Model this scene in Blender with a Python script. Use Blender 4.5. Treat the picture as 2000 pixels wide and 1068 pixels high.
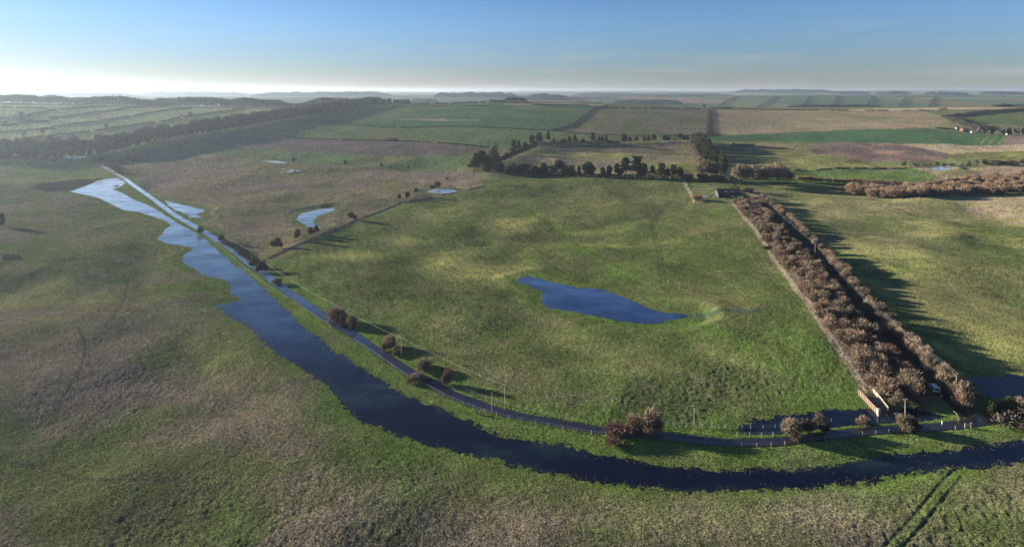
import bpy, bmesh, math, random
import numpy as np
from mathutils import Vector, Matrix, Euler

for o in list(bpy.data.objects):
    bpy.data.objects.remove(o, do_unlink=True)
SC = bpy.context.scene
COL = SC.collection
R = math.radians

# ------------------------------------------------------------------ camera, sky, sun, exposure
H = 100.0            # drone height above the valley floor
F, HOR = 1100.0, 179.0    # focal length and horizon row in pixels of the 2000 px wide frame
cam_d = bpy.data.cameras.new('camera')
cam = bpy.data.objects.new('camera', cam_d)
COL.objects.link(cam)
cam.location = (0, 0, H)
cam.rotation_euler = (R(90), 0, 0)
cam_d.sensor_width = 36.0
cam_d.lens = 36.0 * F / 2000.0
cam_d.shift_y = -(534.0 - HOR) / 2000.0
cam_d.clip_start = 1.0
cam_d.clip_end = 60000.0
SC.camera = cam

SUN_AZ, SUN_EL = 69.0, 11.4     # degrees left of the view axis, degrees up
w = bpy.data.worlds.new('World')
SC.world = w
w.use_nodes = True
nt = w.node_tree
nt.nodes.clear()
sky = nt.nodes.new('ShaderNodeTexSky')
sky.sky_type = 'NISHITA'
sky.sun_disc = False
sky.sun_elevation = R(SUN_EL)
sky.sun_rotation = R(-SUN_AZ)
sky.altitude = 100
sky.air_density = 1.0
sky.dust_density = 0.1
sky.ozone_density = 6.0
bg = nt.nodes.new('ShaderNodeBackground')
bg.inputs['Strength'].default_value = 0.05
wo = nt.nodes.new('ShaderNodeOutputWorld')
tc_ = nt.nodes.new('ShaderNodeTexCoord')
mp_ = nt.nodes.new('ShaderNodeMapping'); mp_.inputs['Scale'].default_value = (5.0, 5.0, 55.0)
nt.links.new(tc_.outputs['Generated'], mp_.inputs['Vector'])
cn_ = nt.nodes.new('ShaderNodeTexNoise'); cn_.inputs['Scale'].default_value = 1.0
cn_.inputs['Detail'].default_value = 7; cn_.inputs['Roughness'].default_value = 0.6
nt.links.new(mp_.outputs[0], cn_.inputs['Vector'])
cr_ = nt.nodes.new('ShaderNodeMapRange'); cr_.inputs['From Min'].default_value = 0.50; cr_.inputs['From Max'].default_value = 0.80
nt.links.new(cn_.outputs['Fac'], cr_.inputs['Value'])
sx_ = nt.nodes.new('ShaderNodeSeparateXYZ'); nt.links.new(tc_.outputs['Generated'], sx_.inputs[0])
lo_ = nt.nodes.new('ShaderNodeMapRange'); lo_.inputs['From Min'].default_value = 0.16; lo_.inputs['From Max'].default_value = 0.02
lo_.inputs['To Max'].default_value = 0.20
nt.links.new(sx_.outputs['Z'], lo_.inputs['Value'])
ml_ = nt.nodes.new('ShaderNodeMath'); ml_.operation = 'MULTIPLY'
nt.links.new(cr_.outputs[0], ml_.inputs[0]); nt.links.new(lo_.outputs[0], ml_.inputs[1])
cm_ = nt.nodes.new('ShaderNodeMix'); cm_.data_type = 'RGBA'
tn_ = nt.nodes.new('ShaderNodeVectorMath'); tn_.operation = 'MULTIPLY'
tn_.inputs[1].default_value = (1.16, 0.94, 0.93)      # winter air: less cyan than the model's clear sky
hz_ = nt.nodes.new('ShaderNodeMapRange'); hz_.inputs['From Min'].default_value = 0.0; hz_.inputs['From Max'].default_value = 0.13
hz_.inputs['To Min'].default_value = 0.74; hz_.inputs['To Max'].default_value = 1.0; hz_.interpolation_type = 'SMOOTHSTEP'
nt.links.new(sx_.outputs['Z'], hz_.inputs['Value'])
hs_ = nt.nodes.new('ShaderNodeVectorMath'); hs_.operation = 'SCALE'
nt.links.new(sky.outputs[0], hs_.inputs[0]); nt.links.new(hz_.outputs[0], hs_.inputs['Scale'])
nt.links.new(hs_.outputs[0], tn_.inputs[0])
nt.links.new(ml_.outputs[0], cm_.inputs[0]); nt.links.new(tn_.outputs[0], cm_.inputs[6])
cm_.inputs[7].default_value = (5.2, 4.9, 4.9, 1)
nt.links.new(cm_.outputs[2], bg.inputs[0])
nt.links.new(bg.outputs[0], wo.inputs[0])

sd_ = bpy.data.lights.new('sun', 'SUN')
sd_.energy = 5.0
sd_.angle = R(0.5)
sd_.color = (1.0, 0.91, 0.77)
sun = bpy.data.objects.new('sun', sd_)
COL.objects.link(sun)
S_TO = Vector((-math.sin(R(SUN_AZ)) * math.cos(R(SUN_EL)), math.cos(R(SUN_AZ)) * math.cos(R(SUN_EL)), math.sin(R(SUN_EL))))
sun.rotation_euler = (-S_TO).to_track_quat('-Z', 'Y').to_euler()
sun.location = (-300, 300, 400)

SC.view_settings.view_transform = 'Standard'
SC.view_settings.look = 'None'
SC.view_settings.gamma = 1.0
SC.view_settings.exposure = 1.8
SC.view_settings.use_curve_mapping = False
SC.render.engine = 'CYCLES'
SC.cycles.use_denoising = True
SC.cycles.max_bounces = 5
SC.cycles.volume_bounces = 0
SC.cycles.caustics_reflective = False
SC.cycles.caustics_refractive = False

# ------------------------------------------------------------------ noise and terrain functions
def _h(ix, iy, s):
    n = (ix.astype(np.int64) * 374761393 + iy.astype(np.int64) * 668265263 + s * 1442695041) & 0xFFFFFFFF
    n = ((n ^ (n >> 13)) * 1274126177) & 0xFFFFFFFF
    n = ((n ^ (n >> 16)) * 2246822519) & 0xFFFFFFFF
    return ((n ^ (n >> 15)) & 0xFFFFFF) / float(0xFFFFFF)

def vnoise(x, y, s=0):
    x = np.asarray(x, float); y = np.asarray(y, float)
    ix = np.floor(x); iy = np.floor(y)
    fx = x - ix; fy = y - iy
    fx = fx * fx * (3 - 2 * fx); fy = fy * fy * (3 - 2 * fy)
    a = _h(ix, iy, s); b = _h(ix + 1, iy, s); c = _h(ix, iy + 1, s); d = _h(ix + 1, iy + 1, s)
    return (a + (b - a) * fx) * (1 - fy) + (c + (d - c) * fx) * fy

def fbm(x, y, wl, oct=3, s=0, gain=0.5):
    t = 0; a = 1; n = 0
    for i in range(oct):
        c, sn = math.cos(0.7 * i + s), math.sin(0.7 * i + s)
        t = t + a * vnoise((x * c - y * sn) / wl + 17.3 * i, (x * sn + y * c) / wl - 9.1 * i, s + i * 7)
        n += a; a *= gain; wl *= 0.5
    return t / n

def sstep(t):
    t = np.clip(t, 0, 1)
    return t * t * (3 - 2 * t)

CREST_X = np.array([-2000, 0, 100, 200, 300, 400, 500, 620, 750, 850, 950, 1050, 1150, 1250, 1380, 1500, 1690, 1850, 2000, 4000], float)
CREST_Y = np.array([200, 201, 203, 206, 208, 209, 210, 209, 206, 203, 199, 198.5, 202, 204, 210, 212, 210.5, 209, 210, 212], float)
CREST_D = np.array([1450, 1450, 1450, 1470, 1500, 1550, 1600, 1650, 1700, 1750, 1800, 1850, 1900, 1950, 2000, 2000, 2000, 2000, 2000, 2000], float)

def crest(u):
    px = 1000 + F * u
    d = np.interp(px, CREST_X, CREST_D)
    y = np.interp(px, CREST_X, CREST_Y)
    return d, H - (y - HOR) / F * d

def hills(X, Y):
    X = np.asarray(X, float); Y = np.asarray(Y, float)
    u = X / np.maximum(Y, 60)
    d, zc = crest(u)
    up = zc * sstep((Y - 700) / (d - 700))
    dn = zc * (1 - sstep((Y - d) / 1300))
    z = np.where(Y < d, up, dn)
    far = 54 * sstep((Y - 2700) / 1700) + 30 * sstep((Y - 4600) / 6500)
    b = fbm(X, Y, 2300, 3, 5) - 0.5
    z = z + far + b * (14 * sstep((Y - d - 500) / 1500) + 48 * sstep((Y - 4400) / 2500))
    z = z + sstep((Y - 8000) / 3500) * (13 + 60 * (fbm(X, Y, 3300, 2, 11) - 0.45))
    return np.minimum(z, 138)

def zbase(X, Y):
    X = np.asarray(X, float); Y = np.asarray(Y, float)
    amp = 1.0 - 0.6 * sstep((Y - 700) / 500)
    und = (fbm(X, Y, 75, 2, 3) - 0.5) * 7.5 + (fbm(X, Y, 30, 2, 8) - 0.5) * 2.6
    return hills(X, Y) + und * amp * sstep((1900 - Y) / 600)

_MY = np.geomspace(60, 15500, 3500)
def P(px, py):
    """ground point (X, Y) seen at a place of the 2000 x 1068 frame"""
    u = (px - 1000.0) / F
    s = (py - HOR) / F
    d = H - s * _MY - zbase(u * _MY, _MY)
    k = np.nonzero(d <= 0)[0]
    if len(k) == 0:
        return (u * 9000.0, 9000.0)
    k = k[0]
    if k == 0:
        return (u * _MY[0], _MY[0])
    t = d[k - 1] / (d[k - 1] - d[k])
    y = _MY[k - 1] + (_MY[k] - _MY[k - 1]) * t
    return (u * y, y)

def PP(pts):
    return np.array([P(*p) for p in pts])

def in_poly(X, Y, poly):
    out = np.zeros(X.shape, bool)
    x0, y0 = poly.min(0); x1, y1 = poly.max(0)
    m = (X >= x0) & (X <= x1) & (Y >= y0) & (Y <= y1)
    x = X[m]; y = Y[m]
    c = np.zeros(x.shape, bool)
    n = len(poly)
    for i in range(n):
        ax, ay = poly[i]; bx, by = poly[(i + 1) % n]
        if ay == by:
            continue
        k = ((ay > y) != (by > y)) & (x < (bx - ax) * (y - ay) / (by - ay) + ax)
        c ^= k
    out[m] = c
    return out

def line_dist(X, Y, pts, closed=False, margin=40):
    D = np.full(X.shape, 1e6)
    x0, y0 = pts.min(0) - margin; x1, y1 = pts.max(0) + margin
    m = (X >= x0) & (X <= x1) & (Y >= y0) & (Y <= y1)
    x = X[m]; y = Y[m]
    d = np.full(x.shape, 1e12)
    n = len(pts)
    for i in range(n if closed else n - 1):
        ax, ay = pts[i]; bx, by = pts[(i + 1) % n]
        dx, dy = bx - ax, by - ay
        L = dx * dx + dy * dy + 1e-9
        t = np.clip(((x - ax) * dx + (y - ay) * dy) / L, 0, 1)
        d = np.minimum(d, (x - ax - t * dx) ** 2 + (y - ay - t * dy) ** 2)
    D[m] = np.sqrt(d)
    return D

def spline(pts, n=6):
    """Catmull-Rom through world points"""
    p = np.asarray(pts, float)
    q = np.vstack([2 * p[0] - p[1], p, 2 * p[-1] - p[-2]])
    out = []
    for i in range(1, len(q) - 2):
        for k in range(n):
            t = k / n
            out.append(0.5 * (2 * q[i] + (q[i + 1] - q[i - 1]) * t + (2 * q[i - 1] - 5 * q[i] + 4 * q[i + 1] - q[i + 2]) * t * t
                              + (3 * q[i] - q[i - 1] - 3 * q[i + 1] + q[i + 2]) * t ** 3))
    out.append(q[-2])
    return np.array(out)

# ------------------------------------------------------------------ object helpers
def mesh_np(name, V, Fc, mats, midx=None, smooth=False):
    V = np.asarray(V, np.float32); Fc = np.asarray(Fc, np.int32)
    me = bpy.data.meshes.new(name)
    k = Fc.shape[1]
    me.vertices.add(len(V)); me.vertices.foreach_set('co', V.ravel())
    me.loops.add(Fc.size); me.loops.foreach_set('vertex_index', Fc.ravel())
    me.polygons.add(len(Fc))
    me.polygons.foreach_set('loop_start', np.arange(0, Fc.size, k, dtype=np.int32))
    me.polygons.foreach_set('loop_total', np.full(len(Fc), k, np.int32))
    me.polygons.foreach_set('use_smooth', np.full(len(Fc), smooth, bool))
    for m in (mats if isinstance(mats, (list, tuple)) else [mats]):
        me.materials.append(m)
    if midx is not None:
        me.polygons.foreach_set('material_index', np.asarray(midx, np.int32))
    me.update(calc_edges=True)
    return me

def link(name, me, parent=None):
    o = bpy.data.objects.new(name, me)
    COL.objects.link(o)
    if parent is not None:
        o.parent = parent
    return o

def tag(o, label=None, cat=None, group=None, kind=None):
    if label: o['label'] = label
    if cat: o['category'] = cat
    if group: o['group'] = group
    if kind: o['kind'] = kind
    return o

def empty(name, loc, rz=0.0, scale=(1, 1, 1)):
    o = bpy.data.objects.new(name, None)
    COL.objects.link(o)
    o.location = loc; o.rotation_euler = (0, 0, rz); o.scale = scale
    o.empty_display_size = 0.5
    return o

class MB:
    """collects boxes, tubes and polygons; build() links them as one object"""
    def __init__(s):
        s.v = []; s.f = []
    def add(s, vs, fs):
        b = len(s.v)
        s.v += [tuple(v) for v in vs]
        s.f += [tuple(b + i for i in f) for f in fs]
        return s
    def box(s, x0, y0, z0, x1, y1, z1):
        vs = [(x0, y0, z0), (x1, y0, z0), (x1, y1, z0), (x0, y1, z0), (x0, y0, z1), (x1, y0, z1), (x1, y1, z1), (x0, y1, z1)]
        return s.add(vs, [(0, 3, 2, 1), (4, 5, 6, 7), (0, 1, 5, 4), (1, 2, 6, 5), (2, 3, 7, 6), (3, 0, 4, 7)])
    def bar(s, a, b, wx, wz):
        a = Vector(a); b = Vector(b); d = (b - a).normalized()
        side = d.cross(Vector((0, 0, 1)))
        if side.length < 1e-4: side = Vector((1, 0, 0))
        side.normalize(); up = side.cross(d)
        side *= wx / 2; up *= wz / 2
        vs = [p + i * side + j * up for p in (a, b) for i, j in ((-1, -1), (1, -1), (1, 1), (-1, 1))]
        return s.add(vs, [(0, 1, 2, 3), (7, 6, 5, 4), (0, 4, 5, 1), (1, 5, 6, 2), (2, 6, 7, 3), (3, 7, 4, 0)])
    def tube(s, pts, rad, n=5):
        b = len(s.v)
        pts = [Vector(p) for p in pts]
        if not isinstance(rad, (list, tuple)): rad = [rad] * len(pts)
        for i, p in enumerate(pts):
            d = (pts[min(i + 1, len(pts) - 1)] - pts[max(i - 1, 0)]).normalized()
            a = d.cross(Vector((0.31, 0.17, 0.93) if abs(d.z) < 0.9 else (1, 0.1, 0))).normalized()
            c = d.cross(a)
            for k in range(n):
                t = 2 * math.pi * k / n
                s.v.append(tuple(p + (a * math.cos(t) + c * math.sin(t)) * rad[i]))
        for i in range(len(pts) - 1):
            for k in range(n):
                k2 = (k + 1) % n
                s.f.append((b + i * n + k, b + i * n + k2, b + (i + 1) * n + k2, b + (i + 1) * n + k))
        s.f.append(tuple(b + k for k in reversed(range(n))))
        s.f.append(tuple(b + (len(pts) - 1) * n + k for k in range(n)))
        return s
    def mesh(s, name, mat, smooth=False):
        me = bpy.data.meshes.new(name)
        me.from_pydata(s.v, [], s.f)
        me.materials.append(mat)
        if smooth:
            me.polygons.foreach_set('use_smooth', [True] * len(me.polygons))
        me.update()
        return me
    def build(s, name, mat, parent=None, smooth=False):
        return link(name, s.mesh(name, mat, smooth), parent)

# ------------------------------------------------------------------ materials
def new_mat(name):
    m = bpy.data.materials.new(name)
    m.use_nodes = True
    m.node_tree.nodes.clear()
    return m, m.node_tree.nodes, m.node_tree.links

def simple(name, col, rough=0.8, metal=0.0, var=0.25, scale=3.0, spec=0.3, bump=0.0):
    m, N, L = new_mat(name)
    out = N.new('ShaderNodeOutputMaterial'); b = N.new('ShaderNodeBsdfPrincipled')
    b.inputs['Roughness'].default_value = rough
    b.inputs['Metallic'].default_value = metal
    b.inputs['Specular IOR Level'].default_value = spec
    tc = N.new('ShaderNodeTexCoord'); no = N.new('ShaderNodeTexNoise')
    no.inputs['Scale'].default_value = scale; no.inputs['Detail'].default_value = 4
    L.new(tc.outputs['Object'], no.inputs['Vector'])
    mr = N.new('ShaderNodeMapRange')
    mr.inputs['From Min'].default_value = 0.3; mr.inputs['From Max'].default_value = 0.7
    mr.inputs['To Min'].default_value = 1 - var; mr.inputs['To Max'].default_value = 1 + var
    L.new(no.outputs['Fac'], mr.inputs['Value'])
    mx = N.new('ShaderNodeVectorMath'); mx.operation = 'SCALE'
    mx.inputs[0].default_value = col[:3]
    L.new(mr.outputs[0], mx.inputs['Scale'])
    L.new(mx.outputs[0], b.inputs['Base Color'])
    if bump:
        bp = N.new('ShaderNodeBump'); bp.inputs['Strength'].default_value = bump
        L.new(no.outputs['Fac'], bp.inputs['Height']); L.new(bp.outputs[0], b.inputs['Normal'])
    L.new(b.outputs[0], out.inputs[0])
    return m

def foliage(name, cols, trans=0.0, bright=0.35):
    """leaf or twig material: hue and brightness drift from plant to plant and from clump to clump"""
    m, N, L = new_mat(name)
    out = N.new('ShaderNodeOutputMaterial')
    oi = N.new('ShaderNodeObjectInfo')
    cr = N.new('ShaderNodeValToRGB')
    e = cr.color_ramp.elements
    e[0].color = (*cols[0], 1); e[1].color = (*cols[-1], 1)
    for i, c in enumerate(cols[1:-1]):
        x = e.new((i + 1) / (len(cols) - 1)); x.color = (*c, 1)
    L.new(oi.outputs['Random'], cr.inputs[0])
    tc = N.new('ShaderNodeTexCoord'); no = N.new('ShaderNodeTexNoise')
    no.inputs['Scale'].default_value = 5.0; no.inputs['Detail'].default_value = 3
    L.new(tc.outputs['Object'], no.inputs['Vector'])
    mr = N.new('ShaderNodeMapRange')
    mr.inputs['From Min'].default_value = 0.3; mr.inputs['From Max'].default_value = 0.7
    mr.inputs['To Min'].default_value = 1 - bright; mr.inputs['To Max'].default_value = 1 + bright
    L.new(no.outputs['Fac'], mr.inputs['Value'])
    mx = N.new('ShaderNodeVectorMath'); mx.operation = 'SCALE'
    L.new(cr.outputs[0], mx.inputs[0]); L.new(mr.outputs[0], mx.inputs['Scale'])
    d = N.new('ShaderNodeBsdfDiffuse')
    L.new(mx.outputs[0], d.inputs[0])
    if trans:
        t = N.new('ShaderNodeBsdfTranslucent'); L.new(mx.outputs[0], t.inputs[0])
        a = N.new('ShaderNodeMixShader'); a.inputs[0].default_value = trans
        L.new(d.outputs[0], a.inputs[1]); L.new(t.outputs[0], a.inputs[2]); L.new(a.outputs[0], out.inputs[0])
    else:
        L.new(d.outputs[0], out.inputs[0])
    return m

def ground_mat():
    m, N, L = new_mat('grassland')
    out = N.new('ShaderNodeOutputMaterial')
    at = N.new('ShaderNodeAttribute'); at.attribute_name = 'Col'
    geo = N.new('ShaderNodeNewGeometry')
    def noise(scale, det=3, rough=0.55):
        n = N.new('ShaderNodeTexNoise'); n.inputs['Scale'].default_value = scale
        n.inputs['Detail'].default_value = det; n.inputs['Roughness'].default_value = rough
        L.new(geo.outputs['Position'], n.inputs['Vector'])
        return n
    n1 = noise(1.9, 4, 0.7); n2 = noise(0.16, 4, 0.6); n3 = noise(0.5, 2)
    def rng(n, a, b, lo=0.3, hi=0.7):
        r = N.new('ShaderNodeMapRange')
        r.inputs['From Min'].default_value = lo; r.inputs['From Max'].default_value = hi
        r.inputs['To Min'].default_value = a; r.inputs['To Max'].default_value = b
        L.new(n.outputs['Fac'], r.inputs['Value'])
        return r
    r1 = rng(n1, 0.42, 1.65); r2 = rng(n2, 0.82, 1.2)
    mu = N.new('ShaderNodeMath'); mu.operation = 'MULTIPLY'
    L.new(r1.outputs[0], mu.inputs[0]); L.new(r2.outputs[0], mu.inputs[1])
    sc = N.new('ShaderNodeVectorMath'); sc.operation = 'SCALE'
    L.new(at.outputs['Color'], sc.inputs[0]); L.new(mu.outputs[0], sc.inputs['Scale'])
    # dead straw stems among the green
    mx = N.new('ShaderNodeMix'); mx.data_type = 'RGBA'
    r3 = rng(n3, 0.0, 0.32, 0.48, 0.75)
    L.new(r3.outputs[0], mx.inputs[0]); L.new(sc.outputs[0], mx.inputs[6])
    hs = N.new('ShaderNodeVectorMath'); hs.operation = 'MULTIPLY'
    hs.inputs[1].default_value = (1.6, 1.25, 1.25)
    L.new(sc.outputs[0], hs.inputs[0]); L.new(hs.outputs[0], mx.inputs[7])
    d = N.new('ShaderNodeBsdfDiffuse')
    d.inputs['Roughness'].default_value = 0.5
    L.new(mx.outputs[2], d.inputs['Color'])
    bp = N.new('ShaderNodeBump'); bp.inputs['Strength'].default_value = 0.55; bp.inputs['Distance'].default_value = 0.35
    ad = N.new('ShaderNodeMath'); ad.operation = 'ADD'
    L.new(n1.outputs['Fac'], ad.inputs[0]); L.new(n3.outputs['Fac'], ad.inputs[1])
    L.new(ad.outputs[0], bp.inputs['Height'])
    # blades stand every way: scatter the normal about the surface's own
    nb = noise(3.1, 2, 0.7)
    v1 = N.new('ShaderNodeVectorMath'); v1.operation = 'SUBTRACT'; v1.inputs[1].default_value = (.5, .5, .5)
    L.new(nb.outputs['Color'], v1.inputs[0])
    v2 = N.new('ShaderNodeVectorMath'); v2.operation = 'SCALE'; v2.inputs['Scale'].default_value = 3.2
    L.new(v1.outputs[0], v2.inputs[0])
    v3 = N.new('ShaderNodeVectorMath'); v3.operation = 'ADD'
    L.new(bp.outputs[0], v3.inputs[0]); L.new(v2.outputs[0], v3.inputs[1])
    v4 = N.new('ShaderNodeVectorMath'); v4.operation = 'NORMALIZE'
    L.new(v3.outputs[0], v4.inputs[0]); L.new(v4.outputs[0], d.inputs['Normal'])
    L.new(d.outputs[0], out.inputs[0])
    return m

def water_mat(name, base, weed, weed_amt=0.5, rough=0.06, sky_sheen=1.0):
    m, N, L = new_mat(name)
    out = N.new('ShaderNodeOutputMaterial'); b = N.new('ShaderNodeBsdfPrincipled')
    geo = N.new('ShaderNodeNewGeometry')
    mp = N.new('ShaderNodeMapping'); mp.inputs['Scale'].default_value = (0.035, 0.075, 0.05)
    mp.inputs['Rotation'].default_value = (0, 0, R(-35))
    L.new(geo.outputs['Position'], mp.inputs['Vector'])
    n = N.new('ShaderNodeTexNoise'); n.inputs['Scale'].default_value = 1.0; n.inputs['Detail'].default_value = 7
    n.inputs['Roughness'].default_value = 0.65
    L.new(mp.outputs[0], n.inputs['Vector'])
    r = N.new('ShaderNodeMapRange'); r.inputs['From Min'].default_value = 0.5; r.inputs['From Max'].default_value = 0.75
    r.inputs['To Max'].default_value = weed_amt
    L.new(n.outputs['Fac'], r.inputs['Value'])
    mx = N.new('ShaderNodeMix'); mx.data_type = 'RGBA'
    mx.inputs[6].default_value = (*base, 1); mx.inputs[7].default_value = (*weed, 1)
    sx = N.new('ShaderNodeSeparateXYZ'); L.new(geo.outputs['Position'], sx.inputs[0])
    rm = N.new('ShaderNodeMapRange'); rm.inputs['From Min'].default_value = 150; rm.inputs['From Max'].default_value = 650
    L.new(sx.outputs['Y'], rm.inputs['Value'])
    cr = N.new('ShaderNodeValToRGB'); e = cr.color_ramp.elements     # dark near by; far up the pale sky reflection is painted into the colour
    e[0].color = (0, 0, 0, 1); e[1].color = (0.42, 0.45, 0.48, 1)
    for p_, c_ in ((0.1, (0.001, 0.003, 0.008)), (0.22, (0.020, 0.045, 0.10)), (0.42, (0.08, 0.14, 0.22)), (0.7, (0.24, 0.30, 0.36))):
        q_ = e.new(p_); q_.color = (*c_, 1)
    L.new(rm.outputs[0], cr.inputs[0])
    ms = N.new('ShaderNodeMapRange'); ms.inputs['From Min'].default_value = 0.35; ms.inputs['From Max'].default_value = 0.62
    ms.inputs['To Min'].default_value = 0.35 * sky_sheen; ms.inputs['To Max'].default_value = 1.1 * sky_sheen  # noise streaks break the painted sky reflection into glints
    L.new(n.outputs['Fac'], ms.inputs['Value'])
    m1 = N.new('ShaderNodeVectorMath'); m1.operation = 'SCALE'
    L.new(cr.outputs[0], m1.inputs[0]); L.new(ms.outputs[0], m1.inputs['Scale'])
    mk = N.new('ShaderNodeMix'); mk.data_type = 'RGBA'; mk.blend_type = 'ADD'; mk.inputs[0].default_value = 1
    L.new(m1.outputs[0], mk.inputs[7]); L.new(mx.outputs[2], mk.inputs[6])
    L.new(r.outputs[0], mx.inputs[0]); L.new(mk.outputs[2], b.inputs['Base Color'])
    b.inputs['IOR'].default_value = 1.333
    b.inputs['Specular IOR Level'].default_value = 0.26
    rr = N.new('ShaderNodeMapRange'); rr.inputs['From Min'].default_value = 0.35; rr.inputs['From Max'].default_value = 0.65
    rr.inputs['To Min'].default_value = rough * 0.5; rr.inputs['To Max'].default_value = rough * 2.2
    L.new(n.outputs['Fac'], rr.inputs['Value']); L.new(rr.outputs[0], b.inputs['Roughness'])
    n2 = N.new('ShaderNodeTexNoise'); n2.inputs['Scale'].default_value = 0.9; n2.inputs['Detail'].default_value = 3
    L.new(geo.outputs['Position'], n2.inputs['Vector'])
    bp = N.new('ShaderNodeBump'); bp.inputs['Strength'].default_value = 0.08; bp.inputs['Distance'].default_value = 0.06
    L.new(n2.outputs['Fac'], bp.inputs['Height']); L.new(bp.outputs[0], b.inputs['Normal'])
    L.new(b.outputs[0], out.inputs[0])
    return m

M_GROUND = ground_mat()
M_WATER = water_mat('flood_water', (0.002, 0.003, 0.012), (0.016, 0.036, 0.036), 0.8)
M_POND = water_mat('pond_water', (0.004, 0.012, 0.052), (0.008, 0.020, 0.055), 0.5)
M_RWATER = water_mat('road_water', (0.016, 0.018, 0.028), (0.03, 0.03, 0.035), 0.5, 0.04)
M_ROAD = simple('wet_asphalt', (0.017, 0.018, 0.022), 0.30, 0, 0.5, 0.6, 0.3)
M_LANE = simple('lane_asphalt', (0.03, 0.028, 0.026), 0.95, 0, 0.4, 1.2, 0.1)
M_TWIG = foliage('brown_twigs', [(0.14, 0.108, 0.076), (0.23, 0.165, 0.118), (0.18, 0.148, 0.10), (0.265, 0.20, 0.146)], 0.1)
M_TWIGR = foliage('reddish_twigs', [(0.15, 0.092, 0.074), (0.18, 0.115, 0.09)], 0.1)
M_TWIGD = foliage('dark_twigs', [(0.075, 0.062, 0.052), (0.11, 0.088, 0.07)], 0.05)
M_TWIGT = foliage('tan_twigs', [(0.21, 0.145, 0.095), (0.27, 0.185, 0.125), (0.24, 0.18, 0.12)], 0.1)
M_WOODG = foliage('grey_woodland_twigs', [(0.115, 0.10, 0.083), (0.165, 0.135, 0.108), (0.13, 0.125, 0.09)], 0.1)
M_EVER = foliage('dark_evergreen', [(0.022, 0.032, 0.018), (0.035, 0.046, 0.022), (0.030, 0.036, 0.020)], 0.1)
M_EVERL = foliage('olive_evergreen', [(0.05, 0.062, 0.024), (0.065, 0.075, 0.03)], 0.15)  # lighter olive green than the dark evergreen
M_GREENB = foliage('green_shrub', [(0.10, 0.105, 0.04), (0.12, 0.12, 0.05)], 0.2)
M_HEDGE = foliage('hedge_twigs', [(0.055, 0.05, 0.035), (0.075, 0.062, 0.045)], 0.05)
M_FARW = foliage('far_woodland', [(0.028, 0.031, 0.026), (0.04, 0.04, 0.030)], 0.0)
M_BARK = simple('bark', (0.07, 0.055, 0.045), 0.95, 0, 0.3, 2)
M_BARKP = simple('pine_bark', (0.13, 0.075, 0.05), 0.95, 0, 0.3, 2)
M_POST = simple('weathered_wood', (0.20, 0.175, 0.14), 0.9, 0, 0.25, 2)
M_POLE = simple('pole_wood', (0.26, 0.23, 0.19), 0.85, 0, 0.2, 1)
M_WIRE = simple('wire_metal', (0.45, 0.44, 0.42), 0.5, 0.3, 0.05, 1)
M_DARKW = simple('dark_timber', (0.045, 0.038, 0.033), 0.9, 0, 0.3, 2)
M_REDP = simple('red_planks', (0.12, 0.066, 0.05), 0.85, 0, 0.3, 1.5)
M_PALEP = simple('pale_planks', (0.30, 0.245, 0.185), 0.85, 0, 0.2, 1.5)
M_CONC = simple('concrete', (0.36, 0.34, 0.31), 0.9, 0, 0.2, 1)
M_MUD = simple('mud', (0.045, 0.032, 0.028), 0.8, 0, 0.5, 1.2, 0.4, 0.4)
M_SLATE = simple('slate_roof', (0.035, 0.036, 0.045), 0.6, 0, 0.2, 1)
M_BARNW = simple('barn_boards', (0.05, 0.05, 0.06), 0.8, 0, 0.3, 1)
M_WHITE = simple('white_paint', (0.75, 0.74, 0.70), 0.6, 0, 0.08, 1)
M_SILVER = simple('silver_paint', (0.62, 0.66, 0.72), 0.25, 0.25, 0.05, 1, 0.5)
M_GLASS = simple('dark_glass', (0.02, 0.025, 0.03), 0.08, 0, 0.1, 1, 0.6)
M_RUB = simple('rubber', (0.02, 0.02, 0.02), 0.9, 0, 0.1, 3)
M_RED = simple('red_lens', (0.4, 0.02, 0.02), 0.3, 0, 0.05, 3)
M_BRICK = simple('red_brick', (0.22, 0.10, 0.07), 0.9, 0, 0.2, 1)
M_TILE = simple('clay_tile', (0.24, 0.10, 0.07), 0.85, 0, 0.2, 1)
M_BLUE = simple('blue_roof', (0.20, 0.25, 0.36), 0.5, 0, 0.15, 1)
M_SKYL = simple('skylight_sheet', (0.5, 0.45, 0.22), 0.5, 0, 0.1, 1)

# ------------------------------------------------------------------ layout of water and road
ROAD_PX = [(186, 316), (205, 328), (222, 338), (245, 352), (262, 364), (300, 389), (340, 417), (380, 443), (415, 466), (450, 490), (500, 522),
           (550, 556), (600, 590), (640, 620), (690, 652), (740, 684), (790, 711), (840, 738), (870, 755), (900, 769), (950, 788), (1000, 803),
           (1060, 815), (1120, 824), (1170, 829), (1230, 834), (1300, 839), (1400, 844), (1500, 846), (1600, 845), (1700, 841), (1800, 835),
           (1860, 829), (1910, 822), (1950, 815), (2000, 806), (2080, 792)]
LANE_PX = [(1900, 824), (1884, 808), (1866, 794), (1848, 779), (1832, 765), (1790, 716), (1752, 672), (1716, 632), (1690, 603), (1640, 548), (1604, 507),
           (1560, 462), (1524, 427), (1492, 402), (1466, 384), (1446, 370), (1432, 358), (1424, 349)]
ROAD = spline(PP(ROAD_PX), 5)
LANE = spline(PP(LANE_PX), 5)

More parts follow.
